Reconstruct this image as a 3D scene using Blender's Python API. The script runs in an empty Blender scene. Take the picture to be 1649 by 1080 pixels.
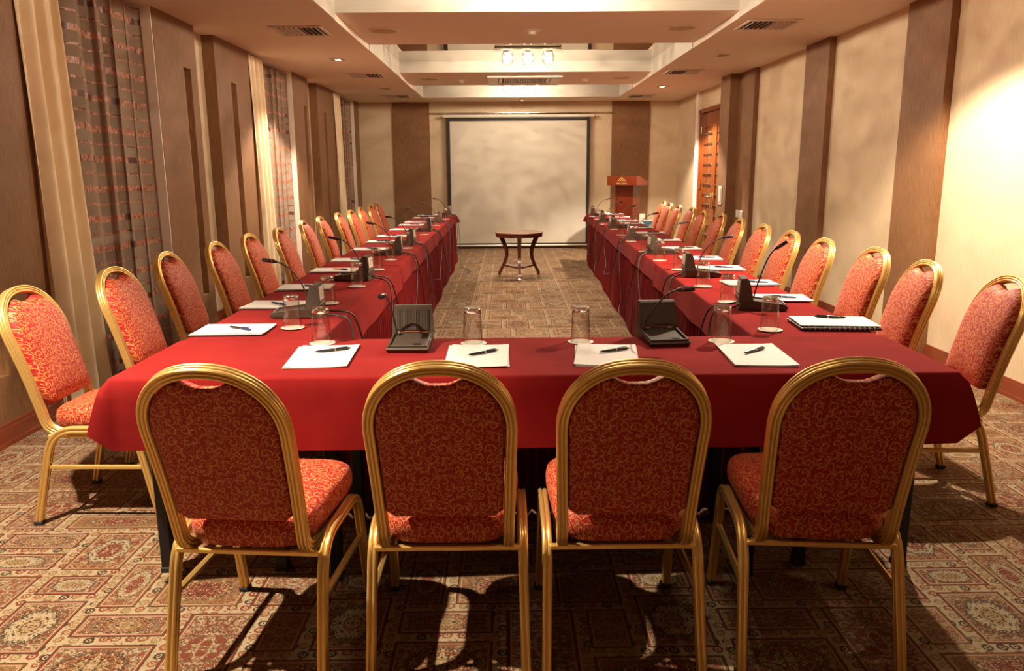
import bpy, bmesh, math, random
from mathutils import Vector, Matrix

random.seed(7)
PI = math.pi
C = bpy.context.scene.collection
SC = bpy.context.scene

# ------------------------------------------------------------------ camera, exposure, light
CAM_H = 1.40
def make_camera():
    pitch, yaw, roll = [math.radians(a) for a in (11.75, 0.35, 0.40)]
    f = Vector((math.sin(yaw) * math.cos(pitch), math.cos(yaw) * math.cos(pitch), -math.sin(pitch)))
    r0 = Vector((math.cos(yaw), -math.sin(yaw), 0))
    u0 = r0.cross(f)
    r = r0 * math.cos(roll) - u0 * math.sin(roll)
    u = r.cross(f)
    cd = bpy.data.cameras.new('camera')
    cd.sensor_width = 36.0
    cd.lens = 1270.0 * 36.0 / 1649.0
    cd.clip_start = 0.05
    co = bpy.data.objects.new('camera', cd)
    C.objects.link(co)
    m = Matrix((r, u, -f)).transposed().to_4x4()
    m.translation = Vector((0, 0, CAM_H))
    co.matrix_world = m
    SC.camera = co
make_camera()

SC.view_settings.view_transform = 'Standard'
SC.view_settings.look = 'None'
SC.view_settings.gamma = 1.0
SC.view_settings.use_curve_mapping = False
SC.view_settings.exposure = 1.05
SC.cycles.caustics_reflective = False
SC.cycles.caustics_refractive = False
SC.cycles.sample_clamp_indirect = 5.0
SC.cycles.max_bounces = 10
SC.cycles.diffuse_bounces = 5
SC.cycles.transparent_max_bounces = 16

world = bpy.data.worlds.new('World')
SC.world = world
world.use_nodes = True
world.node_tree.nodes['Background'].inputs[0].default_value = (0.01, 0.012, 0.02, 1)   # night outside
world.node_tree.nodes['Background'].inputs[1].default_value = 1.0

WARM = (1.0, 0.83, 0.63)
CHANDELIER_W = 85.0      # one lamp of a chandelier (three lamps each)
SPOT_W = 300.0

# room dimensions
HC = 2.63                       # soffit height
XL, XLF = -2.76, -2.65          # cream wall / front of the brown panels, curtain side
XR, XRF = 3.14, 3.08
YF, YN = 14.80, -2.2
TX0, TX1 = -1.40, 1.94          # tray in the ceiling
CX = (TX0 + TX1) / 2
ZB, ZM = 2.685, 2.82           # beam underside, mirror
COFFERS = [(0.95, 3.0), (4.95, 6.90), (8.56, 10.92), (12.50, 13.92)]
CH_Y = [2.0, 5.95, 9.82, 13.2]

def point_light(x, y, z, w, r=0.045, col=WARM):
    l = bpy.data.lights.new('lamp_light', 'POINT')
    l.energy = w; l.color = col; l.shadow_soft_size = r
    # cut crystal throws an uneven, streaky light: strength varies with direction
    l.use_nodes = True; nt = l.node_tree
    em = nt.nodes['Emission']
    tc = nt.nodes.new('ShaderNodeTexCoord'); mp = nt.nodes.new('ShaderNodeMapping'); mp.inputs['Scale'].default_value = (9, 9, 15)
    mp.inputs['Location'].default_value = (x * 3, y * 1.7, 0)
    nz = nt.nodes.new('ShaderNodeTexNoise'); nz.inputs['Scale'].default_value = 1.0; nz.inputs['Detail'].default_value = 3.5; nz.inputs['Distortion'].default_value = 1.6
    mr = nt.nodes.new('ShaderNodeMapRange')
    for i, v in zip((1, 2, 3, 4), (0.32, 0.68, 0.35, 1.65)): mr.inputs[i].default_value = v
    nt.links.new(tc.outputs['Normal'], mp.inputs[0]); nt.links.new(mp.outputs[0], nz.inputs['Vector'])
    nt.links.new(nz.outputs[0], mr.inputs[0]); nt.links.new(mr.outputs[0], em.inputs['Strength'])
    o = bpy.data.objects.new('lamp_light', l); o.location = (x, y, z); C.objects.link(o)
    return o
def spot_light(x, y, w, size=124, blend=0.18, r=0.03, aim=None):
    l = bpy.data.lights.new('spot_light', 'SPOT')
    l.energy = w; l.color = WARM; l.spot_size = math.radians(size); l.spot_blend = blend
    l.shadow_soft_size = r
    o = bpy.data.objects.new('spot_light', l); o.location = (x, y, HC - 0.03); C.objects.link(o)
    if aim:
        d = Vector((aim[0] - x, aim[1] - y, aim[2] - HC + 0.03))
        o.rotation_euler = d.to_track_quat('-Z', 'Y').to_euler()
    return o
for i, yy in enumerate(CH_Y):
    for k in (-1, 0, 1):
        point_light(CX + 0.24 * k, yy, 2.725, CHANDELIER_W * (0.14, 1.0, 0.9, 0.5)[i])
SPOTS = [(-1.86, 2.05, 1, None), (-1.86, 5.95, 0, None), (-1.86, 9.2, 1, None), (-1.80, 12.35, 0, None),
         (2.37, 1.60, 0, None), (2.06, 4.80, 1, None), (2.37, 9.05, 0, None), (2.36, 12.28, 1, None)]
for x, y, on, aim in SPOTS:
    if on: spot_light(x, y, SPOT_W * {2.05: 1.25, 4.80: 0.85, 12.28: 0.9}.get(y, 0.55), size={2.05: 100, 4.80: 127}.get(y, 116), blend=0.3, aim=aim)

# ------------------------------------------------------------------ node helper
class S:
    def __init__(s, nt, k): s.nt, s.k = nt, k
    def op(s, o, b=None, c=None):
        n = s.nt.nodes.new('ShaderNodeMath'); n.operation = o
        for i, v in enumerate((s, b, c)):
            if v is None: continue
            if isinstance(v, S): s.nt.links.new(v.k, n.inputs[i])
            else: n.inputs[i].default_value = v
        return S(s.nt, n.outputs[0])
    def __add__(s, b): return s.op('ADD', b)
    def __sub__(s, b): return s.op('SUBTRACT', b)
    def __mul__(s, b): return s.op('MULTIPLY', b)
    def __truediv__(s, b): return s.op('DIVIDE', b)
    def abs(s): return s.op('ABSOLUTE')
    def lt(s, b): return s.op('LESS_THAN', b)
    def gt(s, b): return s.op('GREATER_THAN', b)
    def max(s, b): return s.op('MAXIMUM', b)
    def min(s, b): return s.op('MINIMUM', b)
    def fract(s): return s.op('FRACT')
    def floor(s): return s.op('FLOOR')
    def mod(s, b): return s.op('FLOORED_MODULO', b)
    def sin(s): return s.op('SINE')
    def clamp(s):
        r = s.op('ADD', 0.0); r.k.node.use_clamp = True; return r
    def ramp01(s, a, b):                                   # linear 0..1 between a and b
        return ((s - a) / (b - a)).clamp()

class G:
    """one material: a principled shader and short ways to feed it"""
    def __init__(g, name):
        g.m = bpy.data.materials.new(name); g.m.use_nodes = True
        g.nt = g.m.node_tree; g.n = g.nt.nodes; g.l = g.nt.links
        g.p = g.n['Principled BSDF']; g.out = g.n['Material Output']
    def coord(g, kind='Object'):
        t = g.n.new('ShaderNodeTexCoord'); return S(g.nt, t.outputs[kind])
    def xyz(g, v):
        n = g.n.new('ShaderNodeSeparateXYZ'); g.l.new(v.k, n.inputs[0])
        return [S(g.nt, n.outputs[i]) for i in range(3)]
    def vec(g, x, y, z=0.0):
        n = g.n.new('ShaderNodeCombineXYZ')
        for i, v in enumerate((x, y, z)):
            if isinstance(v, S): g.l.new(v.k, n.inputs[i])
            else: n.inputs[i].default_value = v
        return S(g.nt, n.outputs[0])
    def scale(g, v, sx, sy, sz):
        n = g.n.new('ShaderNodeVectorMath'); n.operation = 'MULTIPLY'
        g.l.new(v.k, n.inputs[0]); n.inputs[1].default_value = (sx, sy, sz)
        return S(g.nt, n.outputs[0])
    def noise(g, v, scale=1.0, detail=3.0, rough=0.5, dist=0.0, color=False):
        n = g.n.new('ShaderNodeTexNoise'); g.l.new(v.k, n.inputs['Vector'])
        n.inputs['Scale'].default_value = scale; n.inputs['Detail'].default_value = detail
        n.inputs['Roughness'].default_value = rough; n.inputs['Distortion'].default_value = dist
        return S(g.nt, n.outputs['Color' if color else 0])
    def voronoi(g, v, dims='2D', feature='F1', rnd=1.0):
        n = g.n.new('ShaderNodeTexVoronoi'); n.voronoi_dimensions = dims; n.feature = feature
        g.l.new(v.k, n.inputs['Vector']); n.inputs['Scale'].default_value = 1.0
        n.inputs['Randomness'].default_value = rnd
        return n
    def mix(g, f, a, b):
        n = g.n.new('ShaderNodeMix'); n.data_type = 'RGBA'
        for i, v in ((0, f), (6, a), (7, b)):
            if isinstance(v, S): g.l.new(v.k, n.inputs[i])
            elif i == 0: n.inputs[0].default_value = v
            else: n.inputs[i].default_value = (*v, 1) if len(v) == 3 else v
        return S(g.nt, n.outputs[2])
    def set(g, **kw):
        for k, v in kw.items():
            i = g.p.inputs[{'color': 'Base Color', 'rough': 'Roughness', 'metal': 'Metallic', 'spec': 'Specular IOR Level',
                            'coat': 'Coat Weight', 'coat_rough': 'Coat Roughness', 'sheen': 'Sheen Weight', 'ior': 'IOR', 'alpha': 'Alpha',
                            'trans': 'Transmission Weight', 'emit': 'Emission Color', 'emit_s': 'Emission Strength'}[k]]
            if isinstance(v, S): g.l.new(v.k, i)
            elif isinstance(v, tuple): i.default_value = (*v, 1)
            else: i.default_value = v
        return g
    def bump(g, h, strength=0.2, dist=0.01):
        n = g.n.new('ShaderNodeBump'); g.l.new(h.k, n.inputs['Height'])
        n.inputs['Strength'].default_value = strength; n.inputs['Distance'].default_value = dist
        g.l.new(n.outputs[0], g.p.inputs['Normal']); return g

M = {}
def plain(name, col, rough=0.5, metal=0.0, var=0.06, **kw):
    g = G(name)
    n = g.noise(g.coord(), 40, 2)
    dark = tuple(c * (1 - var) for c in col); lite = tuple(min(1, c * (1 + var)) for c in col)
    g.set(color=g.mix(n, dark, lite), rough=rough, metal=metal, **kw)
    M[name] = g.m
    return g

plain('ceiling_paint', (0.79, 0.67, 0.56), 0.8)
plain('white_plaster', (0.88, 0.80, 0.71), 0.8)
plain('white_plastic', (0.72, 0.67, 0.58), 0.4)
plain('vent_metal', (0.66, 0.55, 0.44), 0.5)
plain('dark_void', (0.02, 0.017, 0.014), 0.9)
plain('black_metal', (0.012, 0.012, 0.014), 0.4, 0.3)
plain('black_rubber', (0.015, 0.014, 0.013), 0.7)
plain('cable_black', (0.02, 0.018, 0.016), 0.45)
plain('unit_plastic', (0.060, 0.043, 0.031), 0.45)
plain('unit_dark', (0.03, 0.024, 0.02), 0.5)
plain('grille_plastic', (0.082, 0.060, 0.042), 0.5)
plain('red_ring', (0.25, 0.012, 0.012), 0.4)
plain('orange_strip', (0.38, 0.09, 0.03), 0.5)
plain('paper', (0.66, 0.625, 0.59), 0.7, var=0.02)
plain('card_white', (0.66, 0.56, 0.47), 0.6, var=0.02)
plain('print_grey', (0.33, 0.27, 0.24), 0.6)
plain('print_tan', (0.48, 0.36, 0.22), 0.6)
plain('notebook_cover', (0.03, 0.025, 0.03), 0.35)
plain('pen_black', (0.018, 0.014, 0.014), 0.3)
plain('pen_blue', (0.012, 0.03, 0.10), 0.35)
plain('pen_orange', (0.75, 0.38, 0.06), 0.4)
plain('chrome', (0.75, 0.70, 0.62), 0.2, 1.0)
plain('aluminium', (0.70, 0.64, 0.56), 0.35, 0.8)
plain('brass', (0.70, 0.48, 0.18), 0.25, 0.9)
plain('gold_print', (0.62, 0.40, 0.14), 0.4, 0.3)
plain('screen_black', (0.018, 0.015, 0.013), 0.7)
plain('coaster_paper', (0.64, 0.585, 0.50), 0.7, var=0.03)
plain('window_dark', (0.02, 0.022, 0.03), 0.08)
plain('picture_blue', (0.03, 0.08, 0.15), 0.4)
plain('picture_green', (0.08, 0.28, 0.12), 0.4)
plain('bottle_blue', (0.10, 0.32, 0.60), 0.4)

def wood(name, a, b, rough=0.25, sc=(3, 30, 30)):
    g = G(name)
    v = g.scale(g.coord(), *sc)
    n = g.noise(v, 1.0, 4, 0.6, 0.6)
    g.set(color=g.mix(n, a, b), rough=rough, coat=0.3, coat_rough=0.15)
    M[name] = g.m
wood('cherry_wood', (0.10, 0.014, 0.005), (0.17, 0.028, 0.008), sc=(30, 30, 3))
wood('door_wood', (0.19, 0.045, 0.011), (0.29, 0.078, 0.019), sc=(30, 30, 3))
wood('baseboard_wood', (0.16, 0.028, 0.012), (0.28, 0.06, 0.02), sc=(30, 3, 30))
wood('table_wood', (0.075, 0.014, 0.009), (0.12, 0.024, 0.013), 0.3, sc=(12, 12, 3))
wood('table_top_wood', (0.16, 0.06, 0.035), (0.22, 0.09, 0.05), 0.2, sc=(3, 25, 25))

def gold_mat():
    g = G('gold_frame')
    n = g.noise(g.coord(), 25, 3)
    g.set(color=g.mix(n, (0.72, 0.47, 0.145), (0.82, 0.56, 0.20)), rough=0.30, metal=0.7)
    M['gold_frame'] = g.m
gold_mat()

def wallpaper(name, a, b, sz, fine=1.0):
    g = G(name)
    x, y, z = g.xyz(g.coord())
    w = x + y
    v = g.vec(w * 140.0 * fine, z * 9.0, 0.0)
    n1 = g.noise(v, 1.0, 3, 0.6)
    n2 = g.noise(g.vec(w * 3.0, z * 0.8, 0.0), 1.0, 3, 0.5)
    n3 = g.noise(g.vec(w * 30.0, z * 160.0, 0.0), 1.0, 2, 0.5)
    f = (n1 * 0.62 + n2 * 0.18 + n3 * 0.2).ramp01(0.33, 0.67)
    g.set(color=g.mix(f, a, b), rough=0.65)
    g.bump(n1, 0.25, 0.004)
    M[name] = g.m
wallpaper('cream_wallpaper', (0.58, 0.44, 0.28), (0.72, 0.57, 0.39), 1)
wallpaper('brown_wallpaper', (0.152, 0.066, 0.026), (0.285, 0.136, 0.054), 1, 0.7)

def coffer_mat():
    g = G('coffer_lining')
    x, y, z = g.xyz(g.coord())
    n = g.noise(g.vec((x + y) * 2.0, z * 120.0, 0.0), 1.0, 3)
    g.set(color=g.mix(n, (0.52, 0.46, 0.38), (0.66, 0.60, 0.52)), rough=0.5)
    M['coffer_lining'] = g.m
    g = G('mirror_ceiling')
    n = g.noise(g.coord(), 1.2, 2)
    g.set(color=(0.62, 0.57, 0.52), metal=1.0, rough=n * 0.02 + 0.01)
    g.bump(n, 0.05, 0.05)
    M['mirror_ceiling'] = g.m
coffer_mat()

def cloth_mat(name, a, b, sheen=0.03):
    g = G(name)
    x, y, z = g.xyz(g.coord())
    n1 = g.noise(g.coord(), 6, 3)
    wv = (x * 900.0).sin() * (y * 900.0 + z * 900.0).sin()
    g.set(color=g.mix(n1.ramp01(0.3, 0.7), a, b), rough=0.9, sheen=sheen, spec=0.03)
    g.bump(n1 * 1.0 + wv * 0.02, 0.15, 0.02)
    M[name] = g.m
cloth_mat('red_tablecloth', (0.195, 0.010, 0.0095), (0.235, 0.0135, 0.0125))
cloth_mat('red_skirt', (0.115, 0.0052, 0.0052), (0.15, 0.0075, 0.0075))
cloth_mat('cream_drape', (0.80, 0.65, 0.45), (0.88, 0.74, 0.53))

def scroll_fabric():
    g = G('scroll_fabric')
    u = g.coord('UV')
    x, y, z = g.xyz(u)
    warp = g.noise(g.scale(u, 55, 55, 0), 1.0, 2, color=True)
    wx, wy, wz = g.xyz(warp)
    k = 33.0
    px = x * k + (wx - 0.5) * 0.30; py = y * k + (wy - 0.5) * 0.30
    def layer(ox, oy, sc, turns, rmax, width):
        v = g.vec((px + ox) * sc, (py + oy) * sc, 0.0)
        vn = g.voronoi(v, rnd=0.55)
        sub = g.n.new('ShaderNodeVectorMath'); sub.operation = 'SUBTRACT'
        g.l.new(v.k, sub.inputs[0]); g.l.new(vn.outputs['Position'], sub.inputs[1])
        rx, ry, _ = g.xyz(S(g.nt, sub.outputs[0]))
        cr, cg, cb = g.xyz(S(g.nt, vn.outputs['Color']))
        sg = cr.gt(0.5) * 2.0 - 1.0
        r = (rx * rx + ry * ry).op('SQRT')
        th = (ry * sg).op('ARCTAN2', rx) / (2 * PI)
        ph = (r * turns - th + cg).fract()
        return (ph - 0.5).abs().lt(width) * r.lt(rmax)
    a = layer(0.0, 0.0, 1.0, 2.0, 0.60, 0.085)
    b = layer(7.3, 3.1, 1.9, 1.7, 0.50, 0.10)
    leaf = g.noise(g.vec(px * 5.5, py * 5.5, 0.0), 1.0, 1.0).gt(0.69)
    m = a.max(b * 0.9).max(leaf * 0.8)
    tone = g.noise(g.scale(u, 300, 300, 0), 1.0, 1)
    red = g.mix(tone, (0.29, 0.007, 0.006), (0.40, 0.013, 0.010))
    gold = g.mix(tone, (0.54, 0.22, 0.055), (0.70, 0.33, 0.095))
    g.set(color=g.mix(m, red, gold), rough=0.62, sheen=0.06, spec=0.35)
    g.bump(m, 0.15, 0.003)
    M['scroll_fabric'] = g.m
scroll_fabric()

def sheer_mat():
    g = G('sheer_fabric')
    u = g.coord('UV')
    x, y, z = g.xyz(u)                    # x along the cloth, y height in metres
    cell = (x * 9.0).floor()
    nz = g.noise(g.vec(cell * 3.17, 0.0, 0.0), 1.0, 1)
    yy = y + (nz - 0.5) * 0.07
    ph = (yy / 0.20).fract()
    thick = (ph - 0.5).abs().lt(0.105)
    thin = (((yy + 0.10) / 0.20).fract() - 0.5).abs().lt(0.036)
    band = thick.max(thin)
    glit = g.noise(g.vec(x * 160.0, y * 30.0, 0.0), 1.0, 2)
    patch = g.noise(g.vec(x * 9.0, (yy * 5.0).floor() * 0.37, 5.0), 1.0, 1)
    copper = g.mix(glit.ramp01(0.35, 0.65), (0.17, 0.055, 0.034), (0.66, 0.33, 0.22))
    copper = g.mix(patch.gt(0.61), copper, (0.11, 0.05, 0.033))
    col = g.mix(band, (0.40, 0.285, 0.205), copper)
    g.set(color=col, rough=band * -0.35 + 0.75, alpha=band * 0.34 + 0.62, spec=0.3)
    M['sheer_fabric'] = g.m
sheer_mat()

def glass_mats():
    g = G('thin_glass')
    tr = g.n.new('ShaderNodeBsdfTransparent')
    gl = g.n.new('ShaderNodeBsdfGlossy'); gl.inputs['Roughness'].default_value = 0.03
    fr = g.n.new('ShaderNodeLayerWeight'); fr.inputs['Blend'].default_value = 0.35
    nz = g.noise(g.coord(), 30, 1)
    mx = g.n.new('ShaderNodeMixShader')
    f = S(g.nt, fr.outputs['Facing'])
    g.l.new(g.mix((f * f * f).clamp(), (0.95, 0.94, 0.92), (0.45, 0.36, 0.31)).k, tr.inputs[0])
    f = (f * f * f * 0.65 + nz * 0.02 + 0.045).clamp()
    g.l.new(f.k, mx.inputs[0]); g.l.new(tr.outputs[0], mx.inputs[1]); g.l.new(gl.outputs[0], mx.inputs[2])
    g.l.new(mx.outputs[0], g.out.inputs[0])
    M['thin_glass'] = g.m
    g = G('glass_rim')
    tr = g.n.new('ShaderNodeBsdfTransparent'); gl = g.n.new('ShaderNodeBsdfGlossy'); gl.inputs['Roughness'].default_value = 0.12
    nz = g.noise(g.scale(g.coord(), 60, 60, 160), 1.0, 2)
    mx = g.n.new('ShaderNodeMixShader'); g.l.new((nz.ramp01(0.35, 0.65) * 0.5 + 0.45).k, mx.inputs[0])
    g.l.new(tr.outputs[0], mx.inputs[1]); g.l.new(gl.outputs[0], mx.inputs[2]); g.l.new(mx.outputs[0], g.out.inputs[0])
    M['glass_rim'] = g.m
    g = G('thick_glass')
    nz = g.noise(g.coord(), 20, 1)
    g.set(color=(0.97, 0.96, 0.94), trans=1.0, ior=1.48, rough=nz * 0.02)
    M['thick_glass'] = g.m
    for nm, s in (('lamp_glow', 14.0), ('spot_glow', 30.0)):
        g = G(nm)
        nz = g.noise(g.coord(), 20, 1)
        g.set(color=(0.9, 0.8, 0.65), emit=(1.0, 0.80, 0.52), emit_s=nz * s * 0.2 + s)
        M[nm] = g.m
glass_mats()

def screen_mat():
    g = G('screen_fabric')
    v = g.coord()
    n = g.noise(g.scale(v, 60, 60, 60), 1.0, 2)
    g.set(color=g.mix(n, (0.60, 0.55, 0.46), (0.66, 0.60, 0.51)), rough=0.6)
    M['screen_fabric'] = g.m
screen_mat()

def carpet():
    g = G('carpet')
    T, Un = 1.02, 0.085
    co = g.coord()
    x, y, z = g.xyz(co)
    tx = (x + 0.37).mod(T); ty = (y + 0.11).mod(T)
    p = g.vec(tx, ty, 0.0)
    rects = [(0, 4, 0, 3), (4, 7, 0, 5), (7, 12, 0, 2), (7, 9, 2, 5), (9, 12, 2, 6), (0, 4, 3, 5), (0, 2, 5, 9), (2, 6, 5, 8),
             (6, 9, 5, 8), (9, 12, 6, 8), (2, 5, 8, 12), (0, 2, 9, 12), (5, 9, 8, 10), (5, 9, 10, 12), (9, 12, 8, 12)]
    gap = 0.021
    D = ID = QX = QY = AS = None
    for i, (x0, x1, y0, y1) in enumerate(rects):
        cx, cy = (x0 + x1) / 2 * Un, (y0 + y1) / 2 * Un
        hx, hy = (x1 - x0) / 2 * Un - gap, (y1 - y0) / 2 * Un - gap
        qx = (tx - cx).abs(); qy = (ty - cy).abs()
        d = (qx - hx).max(qy - hy)
        ins = d.lt(0.0)
        def acc(old, v): return v if old is None else old + v
        D = d if D is None else D.min(d)
        ID = acc(ID, ins * (i + 1.0)); QX = acc(QX, ins * (qx / hx)); QY = acc(QY, ins * (qy / hy))
        AS = acc(AS, ins * (hx / hy))
    inside = D.lt(0.0)
    rnd = (ID * 0.6180339).fract(); rnd2 = (ID * 0.7548777).fract(); rnd3 = (ID * 0.5698403).fract()
    dep = D * -1.0
    CREAM, TAN, RED, DARK, OLIVE, RUST = (0.66, 0.54, 0.36), (0.42, 0.27, 0.13), (0.30, 0.045, 0.026), (0.035, 0.024, 0.018), (0.15, 0.12, 0.06), (0.36, 0.13, 0.05)
    # ornament: noise on coordinates mirrored about each panel's centre
    ax = QX * AS.op('SQRT'); ay = QY / AS.op('SQRT')
    orn = g.noise(g.vec(ax * 7.5, ay * 7.5, ID * 7.13), 1.0, 2.5, 0.6, 1.2)
    orn2 = g.noise(g.vec(ax * 16.0, ay * 16.0, ID * 3.7 + 40.0), 1.0, 2.0, 0.5, 0.5)
    r = (QX * QX + QY * QY).op('SQRT')
    base = g.mix(rnd.gt(0.55), RED, CREAM)
    base = g.mix(rnd.gt(0.85), base, TAN)
    alt = g.mix(rnd.gt(0.55), CREAM, RED)
    col = g.mix(orn.gt(0.515), base, alt)
    col = g.mix((orn - 0.585).abs().lt(0.018), col, RUST)
    col = g.mix((orn - 0.47).abs().lt(0.016), col, DARK)
    col = g.mix(orn2.gt(0.575), col, g.mix(rnd2.gt(0.5), TAN, OLIVE))
    med = (r + (orn2 - 0.5) * 0.5)
    medm = med.lt(0.62) * rnd3.gt(0.3)
    medc = g.mix((med * 7.0 + rnd2).sin().gt(0.1), g.mix(rnd.gt(0.55), CREAM, RUST), g.mix(rnd2.gt(0.5), RED, TAN))
    medc = g.mix(orn2.gt(0.57), medc, DARK)
    medc = g.mix(orn2.lt(0.42), medc, CREAM)
    col = g.mix(medm, col, medc)
    col = g.mix((med - 0.64).abs().lt(0.035) * rnd3.gt(0.3), col, DARK)
    # corner spandrels
    sp = (QX + QY).gt(1.52)
    col = g.mix(sp, col, g.mix(orn2.gt(0.5), g.mix(rnd2.gt(0.4), RED, OLIVE), CREAM))
    # frame lines
    col = g.mix(dep.lt(0.017), col, g.mix(rnd2.gt(0.5), RUST, RED))
    col = g.mix((dep - 0.013).abs().lt(0.0022), col, CREAM)
    col = g.mix(dep.lt(0.0045), col, DARK)
    # the pale bands between the panels with little flowers
    vv = g.vec(tx / 0.0425, ty / 0.0425, 0.0)
    vo = g.voronoi(vv, rnd=0.35)
    vd = S(g.nt, vo.outputs['Distance'])
    cr, cg, cb = g.xyz(S(g.nt, vo.outputs['Color']))
    bn = g.noise(g.vec(tx * 90.0, ty * 90.0, 0.0), 1.0, 2)
    vd = vd + (bn - 0.5) * 0.35
    fl = g.mix(cr.gt(0.62), g.mix(cg.gt(0.5), TAN, RUST), g.mix(cg.gt(0.5), DARK, RED))
    band = g.mix((vd - 0.30).abs().lt(0.09), CREAM, fl)
    band = g.mix(vd.lt(0.10), band, fl)
    band = g.mix(bn.gt(0.64), band, OLIVE)
    col = g.mix(inside, band, col)
    # pile
    pile = g.noise(g.scale(co, 420, 420, 420), 1.0, 2)
    worn = g.noise(co, 1.3, 3)
    col = g.mix(pile * 0.45, col, (0.10, 0.055, 0.03))
    col = g.mix(worn * 0.15, col, (0.32, 0.19, 0.10))
    col = g.mix(1.0, col, col)
    col.k.node.blend_type = 'MULTIPLY'
    col.k.node.inputs[7].default_value = (0.60, 0.57, 0.52, 1)
    for lk in list(col.k.node.inputs[7].links): g.l.remove(lk)
    g.set(color=col, rough=0.92, spec=0.1, sheen=0.05)
    g.bump(pile, 0.5, 0.004)
    M['carpet'] = g.m
carpet()

# ------------------------------------------------------------------ mesh helpers
class MB:
    def __init__(s): s.v, s.f, s.uv, s.mi = [], [], {}, []
    def add(s, vs, fs, uvs=None):
        o = len(s.v); s.v += [tuple(v) for v in vs]
        for k, f in enumerate(fs):
            s.f.append([o + i for i in f])
            if uvs: s.uv[len(s.f) - 1] = [uvs[i] for i in f]
        return s
    def box(s, x0, x1, y0, y1, z0, z1, mat=None, b=0.0):
        cx, cy, cz = (x0 + x1) / 2, (y0 + y1) / 2, (z0 + z1) / 2
        hx, hy, hz = abs(x1 - x0) / 2, abs(y1 - y0) / 2, abs(z1 - z0) / 2
        if b <= 0:
            vs = [(sx * hx, sy * hy, sz * hz) for sx in (-1, 1) for sy in (-1, 1) for sz in (-1, 1)]
            fs = [(0, 1, 3, 2), (4, 6, 7, 5), (0, 4, 5, 1), (2, 3, 7, 6), (0, 2, 6, 4), (1, 5, 7, 3)]
        else:
            b = min(b, hx * 0.9, hy * 0.9, hz * 0.9)
            bm = bmesh.new(); bmesh.ops.create_cube(bm, size=1)
            for v in bm.verts: v.co = (v.co.x * 2 * hx, v.co.y * 2 * hy, v.co.z * 2 * hz)
            bmesh.ops.bevel(bm, geom=bm.edges[:], offset=b, segments=1, affect='EDGES')
            bm.verts.index_update()
            vs = [v.co.copy() for v in bm.verts]; fs = [[v.index for v in f.verts] for f in bm.faces]
            bm.free()
        T = Matrix.Translation((cx, cy, cz))
        if mat is not None: T = mat @ T
        return s.add([T @ Vector(v) for v in vs], fs)
    def sweep(s, path, sec, ref=(0, 0, 1), cap=True, scale=None):
        """sec: list of (a,b); parallel transport of the frame; ref: first b axis"""
        P = [Vector(p) for p in path]; n = len(P); k = len(sec)
        ts = [((P[min(i + 1, n - 1)] - P[max(i - 1, 0)]).normalized()) for i in range(n)]
        b = Vector(ref); b = (b - ts[0] * b.dot(ts[0])).normalized()
        vs = []
        for i in range(n):
            if i:
                q = ts[i - 1].rotation_difference(ts[i]); b = q @ b
                b = (b - ts[i] * b.dot(ts[i])).normalized()
            a = ts[i].cross(b)
            sc = scale[i] if scale else 1.0
            vs += [P[i] + a * (u * sc) + b * (w * sc) for u, w in sec]
        fs = [(i * k + j, i * k + (j + 1) % k, (i + 1) * k + (j + 1) % k, (i + 1) * k + j) for i in range(n - 1) for j in range(k)]
        if cap: fs += [list(range(k))[::-1], [(n - 1) * k + j for j in range(k)]]
        return s.add(vs, fs)
    def tube(s, path, r, n=8, cap=True, scale=None):
        d = (Vector(path[1]) - Vector(path[0])).normalized()
        ref = (1, 0, 0) if abs(d.x) < 0.8 else (0, 0, 1)
        return s.sweep(path, [(r * math.cos(2 * PI * j / n), r * math.sin(2 * PI * j / n)) for j in range(n)], ref, cap, scale)
    def lathe(s, prof, n=20, c=(0, 0, 0), mat=None, close=False):
        vs, fs = [], []
        for r, z in prof:
            for j in range(n):
                a = 2 * PI * j / n
                v = Vector((c[0] + r * math.cos(a), c[1] + r * math.sin(a), c[2] + z))
                vs.append(mat @ v if mat is not None else v)
        m = len(prof)
        for i in range(m - 1 + (1 if close else 0)):
            i2 = (i + 1) % m
            fs += [(i * n + j, i * n + (j + 1) % n, i2 * n + (j + 1) % n, i2 * n + j) for j in range(n)]
        if not close:
            fs += [list(range(n))[::-1], [(m - 1) * n + j for j in range(n)]]
        return s.add(vs, fs)
    def loft(s, loops, uvl=None, cap0=True, cap1=True, centre=False):
        k = len(loops[0]); vs = [v for l in loops for v in l]; fs = []
        for i in range(len(loops) - 1):
            fs += [(i * k + j, i * k + (j + 1) % k, (i + 1) * k + (j + 1) % k, (i + 1) * k + j) for j in range(k)]
        if cap0: fs.append(list(range(k))[::-1])
        if cap1: fs.append([(len(loops) - 1) * k + j for j in range(k)])
        return s.add(vs, fs, [u for l in uvl for u in l] if uvl else None)
    def build(s, name, mat, parent=None, smooth=0, loc=None, link=True):
        me = bpy.data.meshes.new(name); me.from_pydata(s.v, [], s.f); me.update()
        bm = bmesh.new(); bm.from_mesh(me); bmesh.ops.recalc_face_normals(bm, faces=bm.faces[:])
        if s.uv:
            ul = bm.loops.layers.uv.new('UVMap'); bm.faces.ensure_lookup_table(); bm.verts.index_update()
            for fi, uvs in s.uv.items():
                f = bm.faces[fi]; mp = dict(zip(s.f[fi], uvs))
                for lp in f.loops: lp[ul].uv = mp[lp.vert.index]
        bm.to_mesh(me); bm.free()
        if isinstance(mat, (list, tuple)):
            for q in mat: me.materials.append(M[q])
        else: me.materials.append(M[mat])
        if smooth:
            me.shade_smooth()
            if smooth < 180: me.set_sharp_from_angle(angle=math.radians(smooth))
        o = bpy.data.objects.new(name, me)
        C.objects.link(o)
        if parent: o.parent = parent
        if loc: o.location = loc
        return o

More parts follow.
